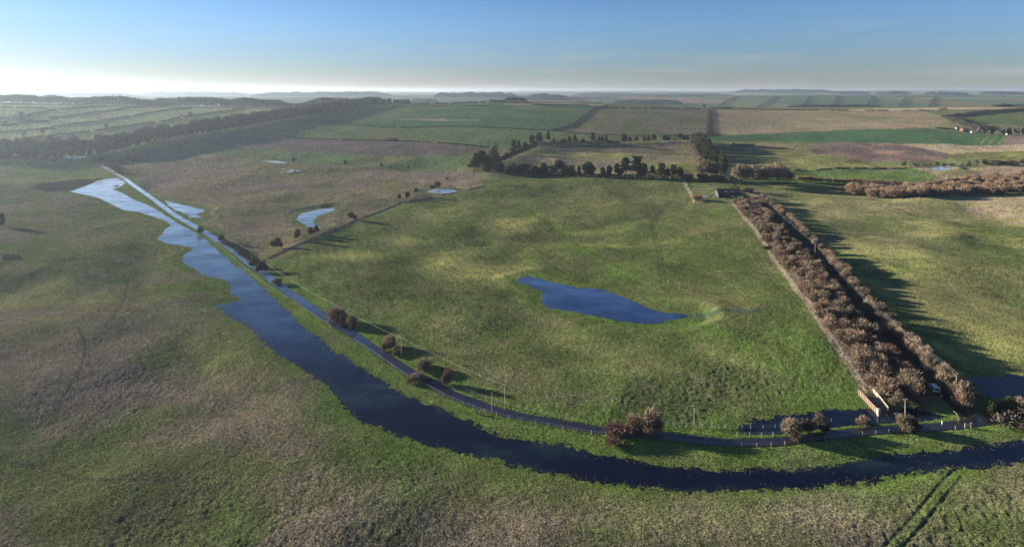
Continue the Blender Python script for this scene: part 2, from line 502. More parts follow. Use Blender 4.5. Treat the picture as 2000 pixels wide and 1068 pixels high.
FLOOD_PX = [(135, 378), (165, 367), (190, 356), (215, 350), (230, 348), (240, 353), (246, 359), (238, 364), (219, 373), (240, 379), (258, 388), (276, 397),
            (300, 404), (318, 413), (345, 434), (380, 459), (395, 468), (430, 495), (455, 513), (490, 538), (515, 560), (535, 577), (560, 598), (590, 628), (620, 656),
            (650, 681), (690, 705), (720, 722), (760, 741), (800, 761), (840, 781), (880, 796), (920, 816), (960, 836), (1000, 848), (1050, 855),
            (1100, 862), (1170, 876), (1230, 886), (1300, 897), (1380, 900), (1450, 898), (1500, 893), (1540, 898), (1600, 901), (1660, 893),
            (1750, 886), (1830, 880), (1900, 872), (1960, 863), (2000, 858), (2120, 840), (2140, 878), (2000, 902), (1950, 908), (1880, 915),
            (1800, 922), (1740, 931), (1650, 936), (1550, 939), (1450, 942), (1350, 944), (1260, 940), (1180, 932), (1120, 922), (1060, 911),
            (1000, 896), (950, 881), (900, 869), (850, 858), (800, 843), (750, 823), (710, 808), (670, 783), (640, 754), (600, 730), (570, 713),
            (545, 696), (520, 673), (500, 651), (470, 630), (445, 612), (420, 592), (440, 588), (478, 580), (455, 569), (447, 552), (435, 546), (400, 540),
            (372, 525), (355, 511), (362, 502), (381, 494), (360, 485), (325, 475), (307, 465), (320, 450), (333, 440), (325, 430), (300, 420),
            (270, 415), (240, 410), (228, 403), (212, 394), (190, 386), (160, 382)]
WATERS = [  # name, label, pixel outline, depth, margin, wobble, material
    ('flood_water', 'long blue flood winding through the meadow beside the road', FLOOD_PX, 0.45, 18, 1.6, M_WATER),
    ('flood_water', 'patchy bright floodwater just right of the flooded road', [(318, 391), (345, 396), (380, 401), (402, 407), (385, 414), (398, 426), (372, 420), (350, 411), (330, 400)], 0.10, 5, 4.0, M_WATER),
    ('pond', 'pale crescent pond in the rough brown grassland', [(578, 428), (590, 415), (615, 408), (650, 403), (658, 407), (640, 415), (622, 421), (612, 430), (624, 438), (600, 438)], 0.16, 6, 3.0, M_WATER),
    ('pond', 'small pale pond beside the bend of the pasture boundary', [(833, 373), (850, 368), (880, 367), (895, 371), (875, 377), (850, 377)], 0.3, 6, 1.0, M_WATER),
    ('pond', 'pale pool at the foot of the long tree belt', [(115, 308), (135, 304), (165, 304), (172, 308), (140, 312)], 0.3, 8, 2.0, M_WATER),
    ('pond', 'thin bright puddle line along the green strip', [(503, 312), (540, 314), (566, 318), (540, 318.5)], 0.3, 6, 1.0, M_WATER),
    ('pond', 'small glinting puddle in the brown grassland', [(556, 331), (570, 330.5), (583, 332.5), (568, 334.5)], 0.15, 6, 2.0, M_WATER),
    ('pond', 'deep blue elongated pond in the middle of the big pasture', [(1010, 545), (1030, 541), (1060, 549), (1090, 558), (1130, 566), (1170, 568), (1210, 576), (1240, 587), (1270, 597), (1296, 605), (1322, 604), (1348, 607), (1325, 612),
        (1297, 622), (1262, 628), (1210, 625), (1160, 613), (1110, 605), (1072, 601), (1055, 592), (1061, 570), (1040, 563), (1018, 554)], 0.4, 9, 1.2, M_POND),
    ('flood_water', 'dark floodwater between the road and the pasture', [(1432, 824), (1470, 806), (1540, 799), (1620, 793), (1690, 793), (1722, 803), (1762, 790), (1815, 797), (1842, 812), (1830, 824), (1760, 829), (1700, 832), (1600, 836), (1500, 836)], 0.5, 32, 1.0, M_WATER),
    ('flood_water', 'dark violet floodwater behind the lane hedge at the right edge', [(1893, 742), (1930, 737), (2000, 735), (2140, 733), (2140, 795), (2000, 784), (1932, 776), (1912, 764)], 0.4, 6, 1.5, M_WATER),
    ('pond', 'small blue pond among tan grass beyond the thicket', [(1816, 329), (1835, 325.5), (1864, 328), (1850, 331.5), (1825, 331.5)], 0.3, 8, 1.0, M_POND),
]

# ------------------------------------------------------------------ terrain grid: finer near the valley floor in view
def rows():
    ys = [70.0]
    while ys[-1] < 15800:
        y = ys[-1]
        st = min(y * y / (F * H) * 1.9, y * 0.0115)
        if y < 118: st = 1.5
        ys.append(y + st)
    return np.array(ys)
YR = rows()
UC = np.concatenate([np.linspace(-1.9, -1.0, 60)[:-1], np.linspace(-1.0, 1.0, 1130), np.linspace(1.0, 1.9, 60)[1:]])
NR, NC = len(YR), len(UC)
GY, GU = np.meshgrid(YR, UC, indexing='ij')
GX = GU * GY
Z = zbase(GX, GY)
warpx = (fbm(GX, GY, 7, 4, 21, .6) - 0.5); warpy = (fbm(GX, GY, 7, 4, 33, .6) - 0.5)

road_d = line_dist(GX, GY, ROAD, margin=30)
lane_d = line_dist(GX, GY, LANE, margin=30)
rz = hills(GX, GY) + 0.10
t = sstep((road_d - 2.2) / 8)
Z = Z * t + rz * (1 - t)
t = sstep((lane_d - 2.0) / 8)
Z = Z * t + rz * (1 - t)

WSD = []
wet = np.full(GX.shape, 1e6)
for nm, lab, pxs, dep, mar, wob, mt in WATERS:
    poly = PP(pxs)
    k = wob * 0.75
    sx, sy = GX + warpx * 2 * k, GY + warpy * 2 * k
    d = line_dist(sx, sy, poly, True, 40)
    ins = in_poly(sx, sy, poly)
    sd = np.where(ins, -d, d)
    if poly[:, 1].mean() < 600 or nm == 'flood_water':
        lev = -0.18 if nm == 'flood_water' else float(zbase(*poly.mean(0))) - 0.4
    else:
        lev = float(zbase(*poly.mean(0))) - 0.2
    near = sd < mar + 30
    tgt = np.where(sd > 0, lev + 0.26 * sstep(sd / 5.0), lev - dep * sstep(-sd / (2.5 + max(dep, 0) * 7))) if dep > 0 else lev - dep + 0.24 * sstep(sd / 5.0)
    tt = sstep((sd - 6) / mar)
    Zn = Z * tt + tgt * (1 - tt)
    guard = np.where(sd > 0, sstep((wet - 1.5) / 9), 1.0)     # never fill a neighbouring water
    Z = np.where(near, Z + (Zn - Z) * guard, Z)
    wet = np.minimum(wet, sd)
    WSD.append((sd, lev))
Z = np.where(road_d < 2.4, rz - 0.16, Z)
Z = np.where((road_d >= 2.4) & (road_d < 3.3), np.maximum(Z, rz - 0.1), Z)
Z = np.where(lane_d < 2.0, rz - 0.16, Z)

_YR = YR; _UC = UC
ZS = Z.copy()
def gz(x, y):
    """ground height under a point"""
    r = np.interp(y, _YR, np.arange(NR)); c = np.interp(x / y, _UC, np.arange(NC))
    i = int(min(r, NR - 2)); j = int(min(c, NC - 2)); a = r - i; b = c - j
    return float((ZS[i, j] * (1 - b) + ZS[i, j + 1] * b) * (1 - a) + (ZS[i + 1, j] * (1 - b) + ZS[i + 1, j + 1] * b) * a)

# tussocks: real relief as fine as the grid carries it, and coarser swells farther off
dry = sstep((road_d - 2.6) / 2.0) * sstep((lane_d - 2.2) / 2.0)
inw = np.where(wet < 0, 0.3, 0.35 + 0.65 * sstep((wet - 2) / 8))
t1 = fbm(GX, GY, 1.15, 2, 41, 0.6) - 0.5
t2 = fbm(GX, GY, 4.5, 2, 47) - 0.5
tuft = t1 * 0.34 * sstep((420 - GY) / 260) + t2 * 0.22 * sstep((900 - GY) / 500)
rough_zone = 0.55 + 0.4 * sstep((fbm(GX, GY, 60, 2, 51) - 0.35) / 0.3)
Z0 = Z.copy()
Z = Z + tuft * dry * inw * rough_zone

# ------------------------------------------------------------------ land cover
C = lambda *a: np.array(a, float)
GRASS, OLIVE, LUSH = C(0.066, 0.087, 0.027), C(0.100, 0.100, 0.042), C(0.068, 0.112, 0.021)
STRAW, HEATH, DRYG = C(0.185, 0.150, 0.095), C(0.122, 0.095, 0.072), C(0.165, 0.165, 0.058)
CROP, CROPD, PLOUGH = C(0.073, 0.099, 0.042), C(0.041, 0.075, 0.035), C(0.100, 0.078, 0.068)
FIELDS = [  # name, label, pixel outline, colours, patch size in metres
    ('meadow', 'rough tussocky near meadow of olive grass and brown heath patches', None, (OLIVE, GRASS, HEATH), 34),
    ('pasture', 'large undulating green pasture with a blue pond in it',
     [(520, 507), (600, 470), (690, 432), (780, 398), (870, 379), (948, 364), (940, 338), (1000, 340), (1330, 349), (1357, 397), (1432, 397), (1500, 487), (1600, 622), (1692, 756), (1720, 800), (1760, 838), (1500, 838), (1170, 822), (1060, 809), (985, 791), (860, 742), (690, 645), (560, 556), (505, 515)],
     (GRASS, OLIVE, GRASS * 1.15), 26),
    ('grassland', 'rough brown-tinged grassland right of the flooded road',
     [(190, 314), (330, 293), (480, 310), (660, 323), (760, 331), (932, 333), (946, 363), (870, 378), (780, 396), (690, 431), (600, 470), (522, 506), (500, 512), (430, 465), (350, 412), (245, 346)],
     (OLIVE * 0.95, HEATH * 1.05, STRAW * 0.75), 40),
    ('field', 'bright green strip field below the purple ploughland',
     [(330, 293), (395, 276), (420, 285), (500, 289), (576, 295), (702, 302), (791, 305), (880, 301), (952, 297), (930, 332), (760, 331), (660, 323), (480, 310)], (CROP * 1.15, OLIVE, CROP), 80),
    ('ploughed_field', 'purple brown ploughed field lying across the left slope',
     [(395, 276), (450, 264), (500, 264), (558, 267), (621, 273), (677, 275), (753, 276), (879, 281), (958, 289), (952, 297), (880, 301), (791, 305), (702, 302), (576, 295), (500, 289), (420, 285)], (PLOUGH * .85, PLOUGH, STRAW * 0.6), 120),
    ('field', 'broad green field between the thin hedge and the ploughland',
     [(455, 263), (560, 240), (585, 237), (680, 245), (780, 250), (880, 248), (1000, 252), (1075, 256), (1160, 263), (1300, 266), (1370, 270), (1100, 280), (960, 290), (879, 281), (753, 276), (677, 275), (621, 273), (558, 267), (500, 264)], (CROP, OLIVE * 0.9, CROP * 1.1), 140),
    ('field', 'dark green upper field below the skyline left of the track',
     [(560, 240), (650, 218), (760, 209), (850, 205.5), (950, 202), (1050, 203), (1155, 206), (1186, 207), (1158, 214), (1136, 231), (1111, 247), (1076, 255), (1000, 252), (880, 248), (780, 250), (680, 245), (585, 237)], (CROPD * 1.2, CROP, CROPD), 160),
    ('stubble_field', 'narrow pinkish bare strip across the green upper field', [(781, 232.6), (850, 233.4), (938, 234.6), (936, 236.6), (850, 236), (783, 234.4)], (STRAW, STRAW, STRAW * 1.1), 60),
    ('field', 'olive field with faint tramlines between the two tracks',
     [(1158, 214), (1186, 207), (1250, 209), (1382, 213), (1379, 265), (1283, 265), (1162, 263), (1076, 256), (1111, 247), (1136, 231)], (OLIVE * 0.85, HEATH, CROP * 0.9), 110),
    ('stubble_field', 'pinkish tan stubble slope right of the hedged track',
     [(1390, 214), (1500, 215), (1690, 217), (1800, 217), (1850, 228), (1862, 250), (1750, 251), (1674, 252), (1500, 261), (1395, 264)], (C(0.155, 0.115, 0.075), STRAW * 0.9, OLIVE), 130),
    ('field', 'deep green winter crop below the tan slope', [(1381, 266), (1500, 262), (1674, 253), (1829, 252), (1879, 260), (1968, 264), (1955, 284), (1778, 281), (1500, 276), (1385, 275)], (CROPD, CROPD * 1.15, CROPD * 0.9), 150),
    ('field', 'grassy strips and banks right of the conifer belt', [(1385, 275), (1500, 277), (1600, 279), (1586, 299), (1662, 311), (1778, 316), (1846, 312), (1860, 300), (2140, 288), (2140, 322), (1870, 322), (1700, 330), (1560, 333), (1430, 340), (1405, 300)], (OLIVE * .9, DRYG * 0.85, CROP), 60),
    ('ploughed_field', 'oval brown ploughed field on the right middle ground', [(1599, 279), (1727, 280), (1803, 290), (1856, 302), (1846, 312), (1778, 316), (1662, 311), (1586, 299)], (PLOUGH * 0.8, PLOUGH, C(0.15, 0.10, 0.075)), 70),
    ('stubble_field', 'pale tan stubble right of the oval ploughland', [(1730, 280), (1778, 281), (1955, 284), (2140, 282), (2140, 290), (1910, 297), (1856, 301), (1803, 290)], (STRAW * 1.15, STRAW, DRYG), 90),
    ('field', 'green pasture beyond the dark hedge at the right', [(2140, 210), (1990, 216), (1880, 226), (1870, 232), (1890, 240), (1925, 252), (2140, 250)], (CROP * 0.7, OLIVE * 0.8, CROP * 0.7), 100),
    ('stubble_field', 'pinkish fallow ground at the right edge below the farm trees', [(1968, 264), (2140, 262), (2140, 282), (1955, 284)], (HEATH * 1.1, PLOUGH, STRAW * 0.8), 60),
    ('pasture', 'tan enclosed pasture ringed by dark trees', [(985, 322), (1010, 304), (1050, 288), (1110, 281), (1370, 274), (1395, 300), (1410, 345), (1340, 350), (1000, 341)], (STRAW * 0.85, DRYG * 0.9, OLIVE), 45),
    ('field', 'greyish ungrazed plot in the back of the ringed pasture', [(1060, 293), (1100, 284), (1190, 282), (1340, 279), (1372, 290), (1370, 303), (1200, 299), (1085, 297)], (HEATH * 0.95, OLIVE * 0.8, HEATH), 30),
    ('paddock', 'small green paddock beside the dark barn', [(1333, 353), (1436, 352), (1452, 384), (1448, 395), (1357, 395)], (LUSH * 0.9, GRASS, HEATH), 25),
    ('field', 'green field between the brown hedge and the far right boundary', [(1430, 342), (1560, 334), (1700, 331), (1785, 329), (1830, 345), (1780, 356), (1560, 356), (1480, 362)], (LUSH * 0.85, CROP, GRASS), 90),
    ('grassland', 'dry tan grassland behind the brown thicket', [(1785, 329), (1870, 324), (2140, 318), (2140, 352), (1990, 345), (1900, 356), (1850, 352)], (STRAW * 0.95, HEATH, DRYG), 40),
    ('pasture', 'wide grey-green pasture right of the hedged lane', [(1475, 364), (1560, 357), (1640, 366), (1780, 388), (2140, 374), (2140, 740), (1900, 742), (1860, 705), (1715, 605), (1628, 506), (1540, 432)], (OLIVE * 1.05, GRASS, DRYG), 40),
    ('field', 'pale dry grass corner in front of the brown thicket', [(1860, 392), (1905, 386), (2140, 378), (2140, 450), (2000, 440), (1905, 424)], (STRAW * 1.05, STRAW * 0.85, DRYG), 25),
    ('field', 'dark ground patch at the far end of the flood', [(60, 367), (80, 358), (150, 350), (208, 349), (185, 358), (133, 380), (108, 378), (75, 373)], (C(0.020, 0.024, 0.020), C(0.024, 0.027, 0.023), C(0.02, 0.024, 0.02)), 20),  # near-black ground colour, darker than the meadow around it
    ('meadow', 'yellow-green meadow between the tree belt and the dark ground patch', [(-300, 312), (110, 311), (180, 313), (228, 346), (205, 349), (150, 350), (80, 357), (40, 362), (-300, 365)], (DRYG * 0.85, GRASS * 1.1, OLIVE), 50),
]
FIELDS += [
    ('stubble_field', 'pale tan strip along the crest at the right', [(1640, 214.6), (1700, 212.6), (1830, 210.6), (1960, 210), (1995, 212.5), (1830, 215), (1690, 217)], (STRAW * 1.2, STRAW * 1.1, STRAW * 1.25), 90),
    ('stubble_field', 'pale tan strip on the middle crest beside the crest barn', [(985, 202.8), (1080, 201.8), (1182, 204), (1172, 206.3), (1040, 205.4), (985, 204.8)], (STRAW, STRAW * .9, STRAW * 1.1), 80),
]
HS = [  # the sloping fields of the left hillside, split by hedges
    ('field', 'pale green topmost field under the left skyline wood', [(-500, 203), (0, 203.5), (100, 206), (205, 209), (157, 212), (111, 216), (94, 213.5), (0, 210), (-500, 205)]),
    ('field', 'pale green hillside field with a bare tree clump', [(-500, 205), (0, 210), (94, 213.5), (111, 216), (59, 226), (43, 233), (0, 231), (-500, 226)]),
    ('field', 'second pale hillside strip below the skyline wood', [(59, 226), (111, 216), (157, 212), (207, 209), (285, 210), (255, 212.5), (210, 219), (162, 225), (117, 231), (96, 237), (43, 233)]),
    ('field', 'long pale hillside strip with the ruined shed at its edge', [(-500, 280), (0, 260), (76, 254), (126, 246), (192, 238), (263, 227), (326, 216), (374, 212), (285, 211), (255, 213), (210, 219), (162, 225), (117, 231), (96, 238), (43, 243), (0, 247), (-500, 256)]),
    ('field', 'yellowish hillside strip above the lowest long hedge', [(-500, 300), (29, 275), (83, 269), (131, 263), (190, 257), (217, 252), (278, 243.5), (329, 236), (374, 228), (420, 221.5), (478, 213), (374, 212), (326, 216), (263, 227), (192, 238), (126, 246), (76, 254), (0, 260), (-500, 280)]),
    ('field', 'olive strip between the lowest hedge and the long tree belt', [(-500, 318), (0, 308), (101, 307), (215, 297), (296, 277), (430, 253), (540, 232), (540, 213), (478, 213), (420, 221.5), (374, 228), (329, 236), (278, 243.5), (217, 252), (190, 257), (131, 263), (83, 269), (29, 275), (-500, 300)]),
]
for i, (n, l, p) in enumerate(HS):
    a = [C(.15, .19, .08), C(.145, .185, .08), C(.15, .19, .08), C(.205, .21, .10), C(.19, .20, .09), C(.17, .185, .08)][i]
    FIELDS.append((n, l, p, (a, a * 0.9, a * 1.08), 120))

fw = np.clip(GY / 400, 0.4, 3) * 1.2
WX, WY = GX + warpx * 2 * fw, GY + warpy * 2 * fw
lid = np.zeros(GX.shape, np.int16)
dC, _ = crest(GU)
for i, f in enumerate(FIELDS):
    if f[2] is None: continue
    lid[in_poly(WX, WY, PP(f[2]))] = i
HILL = len(FIELDS)
lid[(GY > dC * 1.03)] = HILL
Cc = np.zeros(GX.shape + (3,))
n_a = None
for i, f in enumerate(FIELDS):
    m = lid == i
    if not m.any(): continue
    x, y = GX[m], GY[m]
    a = sstep((fbm(x, y, f[4], 4, 60 + i, 0.6) - 0.36) / 0.28)[:, None]
    b = sstep((fbm(x * 0.8, y, f[4] * 0.7, 4, 160 + i, 0.6) - 0.46) / 0.22)[:, None]
    c = f[3][0] * (1 - a) + f[3][1] * a
    c = c * (1 - 0.75 * b) + f[3][2] * 0.75 * b
    Cc[m] = c
# far patchwork: field-sized cells beyond the first crest
m = lid == HILL
x, y = GX[m], GY[m]
wx = x + 160 * (fbm(x, y, 700, 2, 71) - 0.5); wy = y + 160 * (fbm(x, y, 700, 2, 73) - 0.5)
cx, cy = wx * 0.97 + wy * 0.24, wy * 0.97 - wx * 0.24
cell = _h(np.floor(cx / 420 + 0.31 * np.floor(cy / 620)), np.floor(cy / 620), 77)
pal = np.array([CROPD, CROP * 0.9, CROP * 1.1, OLIVE * 0.8, STRAW * 0.7, CROPD * 1.3, CROP, C(0.04, 0.042, 0.032)])
Cc[m] = (pal * np.array([1.08, .93, 1.0]))[(cell * 7.99).astype(int)]
Cc[lid == 0] *= 0.9

# tint patches: grass tones, plus sunlit humps and shaded hollows painted into the pasture: pixel centre, radii, colour, strength
PATCH = [
    (950, 525, 90, 22, DRYG * 1.25, .75), (880, 510, 50, 25, DRYG * 1.25, .7), (1000, 440, 60, 12, DRYG * 1.3, .7), (780, 472, 40, 10, DRYG * 1.2, .6), (690, 500, 70, 10, DRYG * 1.15, .5),
    (860, 415, 60, 10, DRYG * 1.2, .5), (1060, 430, 40, 10, DRYG * 1.2, .5), (1120, 660, 60, 20, DRYG, .4), (860, 640, 50, 20, DRYG * 1.1, .5), (1230, 700, 70, 30, DRYG * 1.1, .55), (1420, 700, 60, 25, DRYG * 1.05, .5),
    (760, 600, 60, 14, DRYG, .5), (1090, 480, 50, 8, LUSH, .5), (1200, 520, 60, 8, LUSH * 0.9, .5), (1330, 560, 50, 10, LUSH * 0.8, .4), (1590, 680, 60, 60, LUSH * 0.85, .6), (1600, 770, 60, 20, LUSH * 1.05, .7), (1500, 560, 60, 60, GRASS * 0.85, .5),
    (1260, 400, 150, 30, OLIVE * 1.1, .6), (1150, 390, 90, 25, OLIVE * 1.05, .5), (1450, 420, 50, 20, LUSH * 0.8, .4), (1060, 700, 60, 25, GRASS * 0.8, .5), (1000, 640, 70, 22, GRASS * 0.75, .5), (1080, 520, 70, 20, GRASS * 0.8, .4),
    (700, 560, 80, 18, GRASS * 0.85, .5), (920, 780, 60, 15, HEATH, .35), (1110, 780, 60, 10, HEATH * 1.1, .45), (960, 738, 60, 10, STRAW * 0.8, .4),
    (250, 640, 140, 45, HEATH, .65), (330, 770, 120, 45, HEATH * 0.95, .75), (200, 760, 130, 40, HEATH, .55), (80, 690, 90, 40, HEATH * 1.1, .5), (420, 840, 90, 40, HEATH, .55), (600, 830, 80, 30, STRAW * 0.75, .5),
    (120, 900, 160, 60, GRASS * 0.75, .6), (300, 950, 150, 60, GRASS * 0.7, .6), (120, 1020, 150, 40, GRASS * 0.6, .6), (620, 950, 120, 40, HEATH * 1.1, .4), (700, 1000, 120, 40, HEATH, .5), (900, 1010, 110, 30, STRAW * 0.7, .5),
    (1080, 1000, 120, 30, HEATH * 1.15, .5), (1400, 990, 140, 40, STRAW * 0.8, .55), (1600, 990, 120, 40, STRAW * 0.85, .6), (1930, 960, 100, 40, STRAW * 0.85, .6), (1800, 1000, 80, 40, OLIVE, .5), (1250, 1010, 90, 30, DRYG * 0.9, .4),
    (200, 530, 160, 20, GRASS, .5), (100, 560, 90, 14, DRYG * 0.95, .5), (260, 440, 120, 20, OLIVE * 1.15, .5), (60, 400, 70, 12, HEATH, .5), (90, 430, 80, 8, STRAW * 0.8, .4), (60, 590, 120, 20, DRYG * 0.9, .5),
    (560, 640, 20, 30, OLIVE, .4), (430, 690, 60, 40, OLIVE * 0.9, .5), (500, 740, 70, 30, STRAW * 0.75, .35), (640, 800, 60, 25, LUSH * 0.9, .6),
    (460, 360, 90, 12, HEATH * 1.15, .6), (380, 345, 80, 10, C(0.15, .095, .07), .5), (560, 350, 110, 8, C(0.15, .10, .072), .5), (700, 345, 80, 6, STRAW * 0.85, .6), (850, 345, 90, 8, HEATH * 1.2, .7), (480, 420, 70, 18, OLIVE, .5), (640, 380, 90, 10, OLIVE * 1.05, .5),
    (560, 480, 40, 12, STRAW * 0.8, .7), (900, 352, 50, 8, HEATH * 1.25, .7), (520, 380, 70, 6, STRAW * 0.8, .5), (740, 400, 40, 14, OLIVE * 0.9, .5),
    (1700, 400, 160, 22, STRAW * 0.9, .55), (1600, 420, 60, 20, STRAW * 0.8, .4), (1750, 470, 120, 20, HEATH * 1.15, .35), (1900, 520, 90, 30, GRASS, .45), (1960, 530, 50, 15, DRYG, .5), (1800, 600, 100, 30, OLIVE * 0.9, .4), (1950, 640, 60, 30, DRYG * 0.95, .4), (1960, 455, 60, 12, LUSH * 0.7, .5),
    (1450, 227, 60, 8, C(0.17, .10, .065), .5), (1640, 245, 160, 6, STRAW * 1.15, .6), (1480, 240, 70, 8, CROP * 0.9, .5), (1450, 258, 60, 3, STRAW * 1.1, .6),
    (1180, 320, 110, 6, STRAW * 1.1, .7), (1330, 325, 60, 8, LUSH * 0.8, .4), (1500, 285, 80, 4, HEATH * 1.2, .7), (1560, 300, 50, 6, DRYG, .5), (1620, 320, 80, 4, DRYG * 1.1, .5),
]
YEL = C(0.20, 0.195, 0.060)  # sunlit slopes of the pasture humps, painted as yellower grass
PATCH += [(935, 535, 60, 14, YEL, .8), (860, 508, 40, 16, YEL, .7), (1000, 436, 45, 8, YEL, .8), (680, 498, 60, 8, YEL, .6), (790, 470, 30, 8, YEL, .7), (1160, 455, 70, 5, YEL, .5), (1190, 480, 80, 4, YEL, .5), (1290, 472, 50, 6, YEL, .4),
          (960, 505, 60, 14, GRASS * .62, .6), (1010, 580, 80, 16, GRASS * .62, .55), (1060, 470, 40, 8, GRASS * .6, .6), (760, 540, 80, 14, GRASS * .65, .55), (1090, 690, 50, 24, GRASS * .6, .6), (1320, 520, 60, 10, GRASS * .65, .5), (830, 580, 60, 14, GRASS * .65, .5), (1290, 700, 50, 26, GRASS * .65, .5), (920, 460, 50, 10, GRASS * .65, .5)]  # shaded hollows of the pasture, painted as darker grass
for px, py, rx, ry, col, st in PATCH:
    X0, Y0 = P(px, py)
    Xr = rx / F * Y0
    Ya = P(px, py - ry)[1] if py - ry > 215 else Y0 * 1.1
    Yr = max(Ya - Y0, 4)
    q = ((GX - X0 + warpx * Xr * .9) / Xr) ** 2 + ((GY - Y0 + warpy * Yr * .9) / Yr) ** 2
    wgt = np.where(lid == HILL, 0, st * np.exp(-q * 1.1))[..., None]
    Cc = Cc * (1 - wgt) + col * wgt

# lush rim round the floodwater, pale strips of rank grass along the fences, wheel tracks
near_w = np.exp(-np.maximum(wet, 0) / 9.0) * sstep((700 - GY) / 200)
near_w = near_w * (0.35 + 0.65 * sstep((fbm(GX, GY, 14, 3, 81) - 0.3) / 0.4))
Cc = Cc * (1 - 0.85 * near_w[..., None]) + LUSH * 0.95 * 0.85 * near_w[..., None]
rv = np.exp(-(np.maximum(road_d - 2.2, 0) / 7.0) ** 2) * sstep((900 - GY) / 300) * 0.7
Cc = Cc * (1 - rv[..., None]) + (LUSH * 1.0) * rv[..., None]
def strip(pxs, wid, col, st=0.8):
    global Cc
    d = line_dist(WX, WY, spline(PP(pxs), 4), margin=wid * 4 + 5)
    q = (st * sstep(1.6 - d / wid))[..., None]
    Cc = Cc * (1 - q) + col * q
strip([(1432, 397), (1500, 487), (1600, 622), (1690, 752)], 1.4, STRAW * 1.35, .9)
strip([(1333, 351), (1357, 397)], 1.3, STRAW * 1.4, .9)
strip([(1357, 396), (1440, 394)], 1.8, HEATH * 1.3, .8)
strip([(1372, 375), (1402, 377)], 2.2, STRAW * 1.1, .8)
strip([(1445, 396), (1530, 480), (1625, 610), (1740, 760)], 7.5, HEATH * 1.25, .8)
strip([(1480, 396), (1530, 436), (1600, 506), (1690, 606), (1755, 676), (1830, 760)], 5.0, C(.026, .022, .018), .95)  # shade between the lane hedges, painted dark into the ground colour
strip([(522, 506), (600, 470), (690, 432), (780, 398), (870, 379)], 4.0, STRAW * 0.75, .55)
TRK = C(0.040, 0.044, 0.022)
def tracks(pxs, gap=1.9, wid=0.45, st=.75, col=TRK):
    c = spline(PP(pxs), 4)
    n = np.gradient(c, axis=0); n /= np.linalg.norm(n, axis=1)[:, None] + 1e-9
    nn = np.stack([-n[:, 1], n[:, 0]], 1)
    global Cc, Z
    for s in (-.5, .5):
        d = line_dist(GX, GY, c + nn * gap * s, margin=6)
        w2 = np.maximum(wid, GY * 0.0018)
        q = st * sstep(1.5 - d / w2)
        Z = Z * (1 - q) + (Z0 - 0.12) * q
        Cc = Cc * (1 - q[..., None]) + col * q[..., None]
strip([(1735, 1080), (1790, 1020), (1840, 960), (1868, 928)], 1.4, LUSH * 0.9, .45)
tracks([(1735, 1080), (1790, 1020), (1840, 960), (1868, 928)], 2.3, .36, .75)
tracks([(1312, 390), (1287, 418), (1278, 440), (1281, 465), (1290, 500), (1294, 530), (1297, 560)], 2.4, .5, .42)
tracks([(1465, 480), (1500, 530), (1560, 600)], 2.4, .6, .5)
tracks([(1228, 795), (1224, 780), (1240, 768), (1275, 760)], 2.2, .35, .5)
tracks([(1234, 797), (1236, 784), (1252, 774)], 2.2, .35, .4)
strip([(1020, 405), (1080, 445), (1150, 490), (1220, 540), (1290, 585), (1370, 630), (1480, 690), (1560, 735)], 2.6, LUSH * 0.95, .6)
for pxs in ([(150, 640), (165, 670), (160, 710), (140, 750), (115, 785)], [(8, 441), (60, 436), (120, 428), (180, 414), (240, 408)], [(250, 545), (240, 590), (205, 640)], [(0, 900), (90, 915), (170, 935), (260, 936), (350, 940)], [(40, 395), (25, 420)], [(225, 470), (210, 490)]):
    strip(pxs, 0.45, C(0.05, 0.048, 0.03), .75)
for k in range(7):   # tramlines of the olive field
    x0 = 1200 + k * 27; x1 = 1155 + k * 34
    strip([(x0 + 8, 214), (x1 - 6, 262)], 1.6, CROPD, .35)
for k in range(6):   # drilled strips by the farm
    strip([(1905 + k * 9, 282), (1925 + k * 8, 265)], 1.6, DRYG if k % 2 else CROPD, .5)
strip([(1660, 279), (1700, 290), (1760, 305)], 3, C(0.17, .11, .075), .5)
strip([(1335, 607), (1400, 605), (1480, 606.5)], 1.8, C(0.030, 0.055, 0.058), .5)
strip([(1392, 262), (1500, 262.5)], 3, STRAW * 1.2, .6)
strip([(1120, 300), (1290, 302), (1370, 304)], 1.2, C(.06, .05, .035), .6)
strip([(1203, 297), (1222, 283)], 2.5, C(.12, .085, .065), .7)
under = sstep(-wet / 1.5)[..., None]
Cc = Cc * (1 - under * .5) + C(0.03, 0.034, 0.022) * under * .5

idx = np.arange(NR * NC).reshape(NR, NC)
quads = np.stack([idx[:-1, :-1], idx[:-1, 1:], idx[1:, 1:], idx[1:, :-1]], -1).reshape(-1, 4)
PTS = np.stack([GX, GY, Z], -1).reshape(-1, 3)
# tussock to tussock variation, finest where the grid is finest
gr = 0.30 * (fbm(GX, GY, 3.2, 2, 201, .6) - 0.5) * sstep((700 - GY) / 300) + 0.34 * (fbm(GX, GY, 8.5, 3, 203, .6) - 0.5) * sstep((1300 - GY) / 500)
gr = gr + np.random.default_rng(8).normal(size=GX.shape) * 0.19 * sstep((2400 - GY) / 1500)
rows_ = np.sin((GX * 0.92 + GY * 0.38 + 2.5 * (fbm(GX, GY, 30, 2, 207) - 0.5)) * 2 * math.pi / 5.5)
gr = gr + np.where((lid == 1) & (wet > 3), rows_ * 0.07 * sstep((GY - 200) / 120), 0)
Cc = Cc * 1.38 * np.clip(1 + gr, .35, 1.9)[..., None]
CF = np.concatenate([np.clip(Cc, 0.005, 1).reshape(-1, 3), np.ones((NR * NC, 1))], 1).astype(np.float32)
flid = lid[:-1, :-1].reshape(-1)

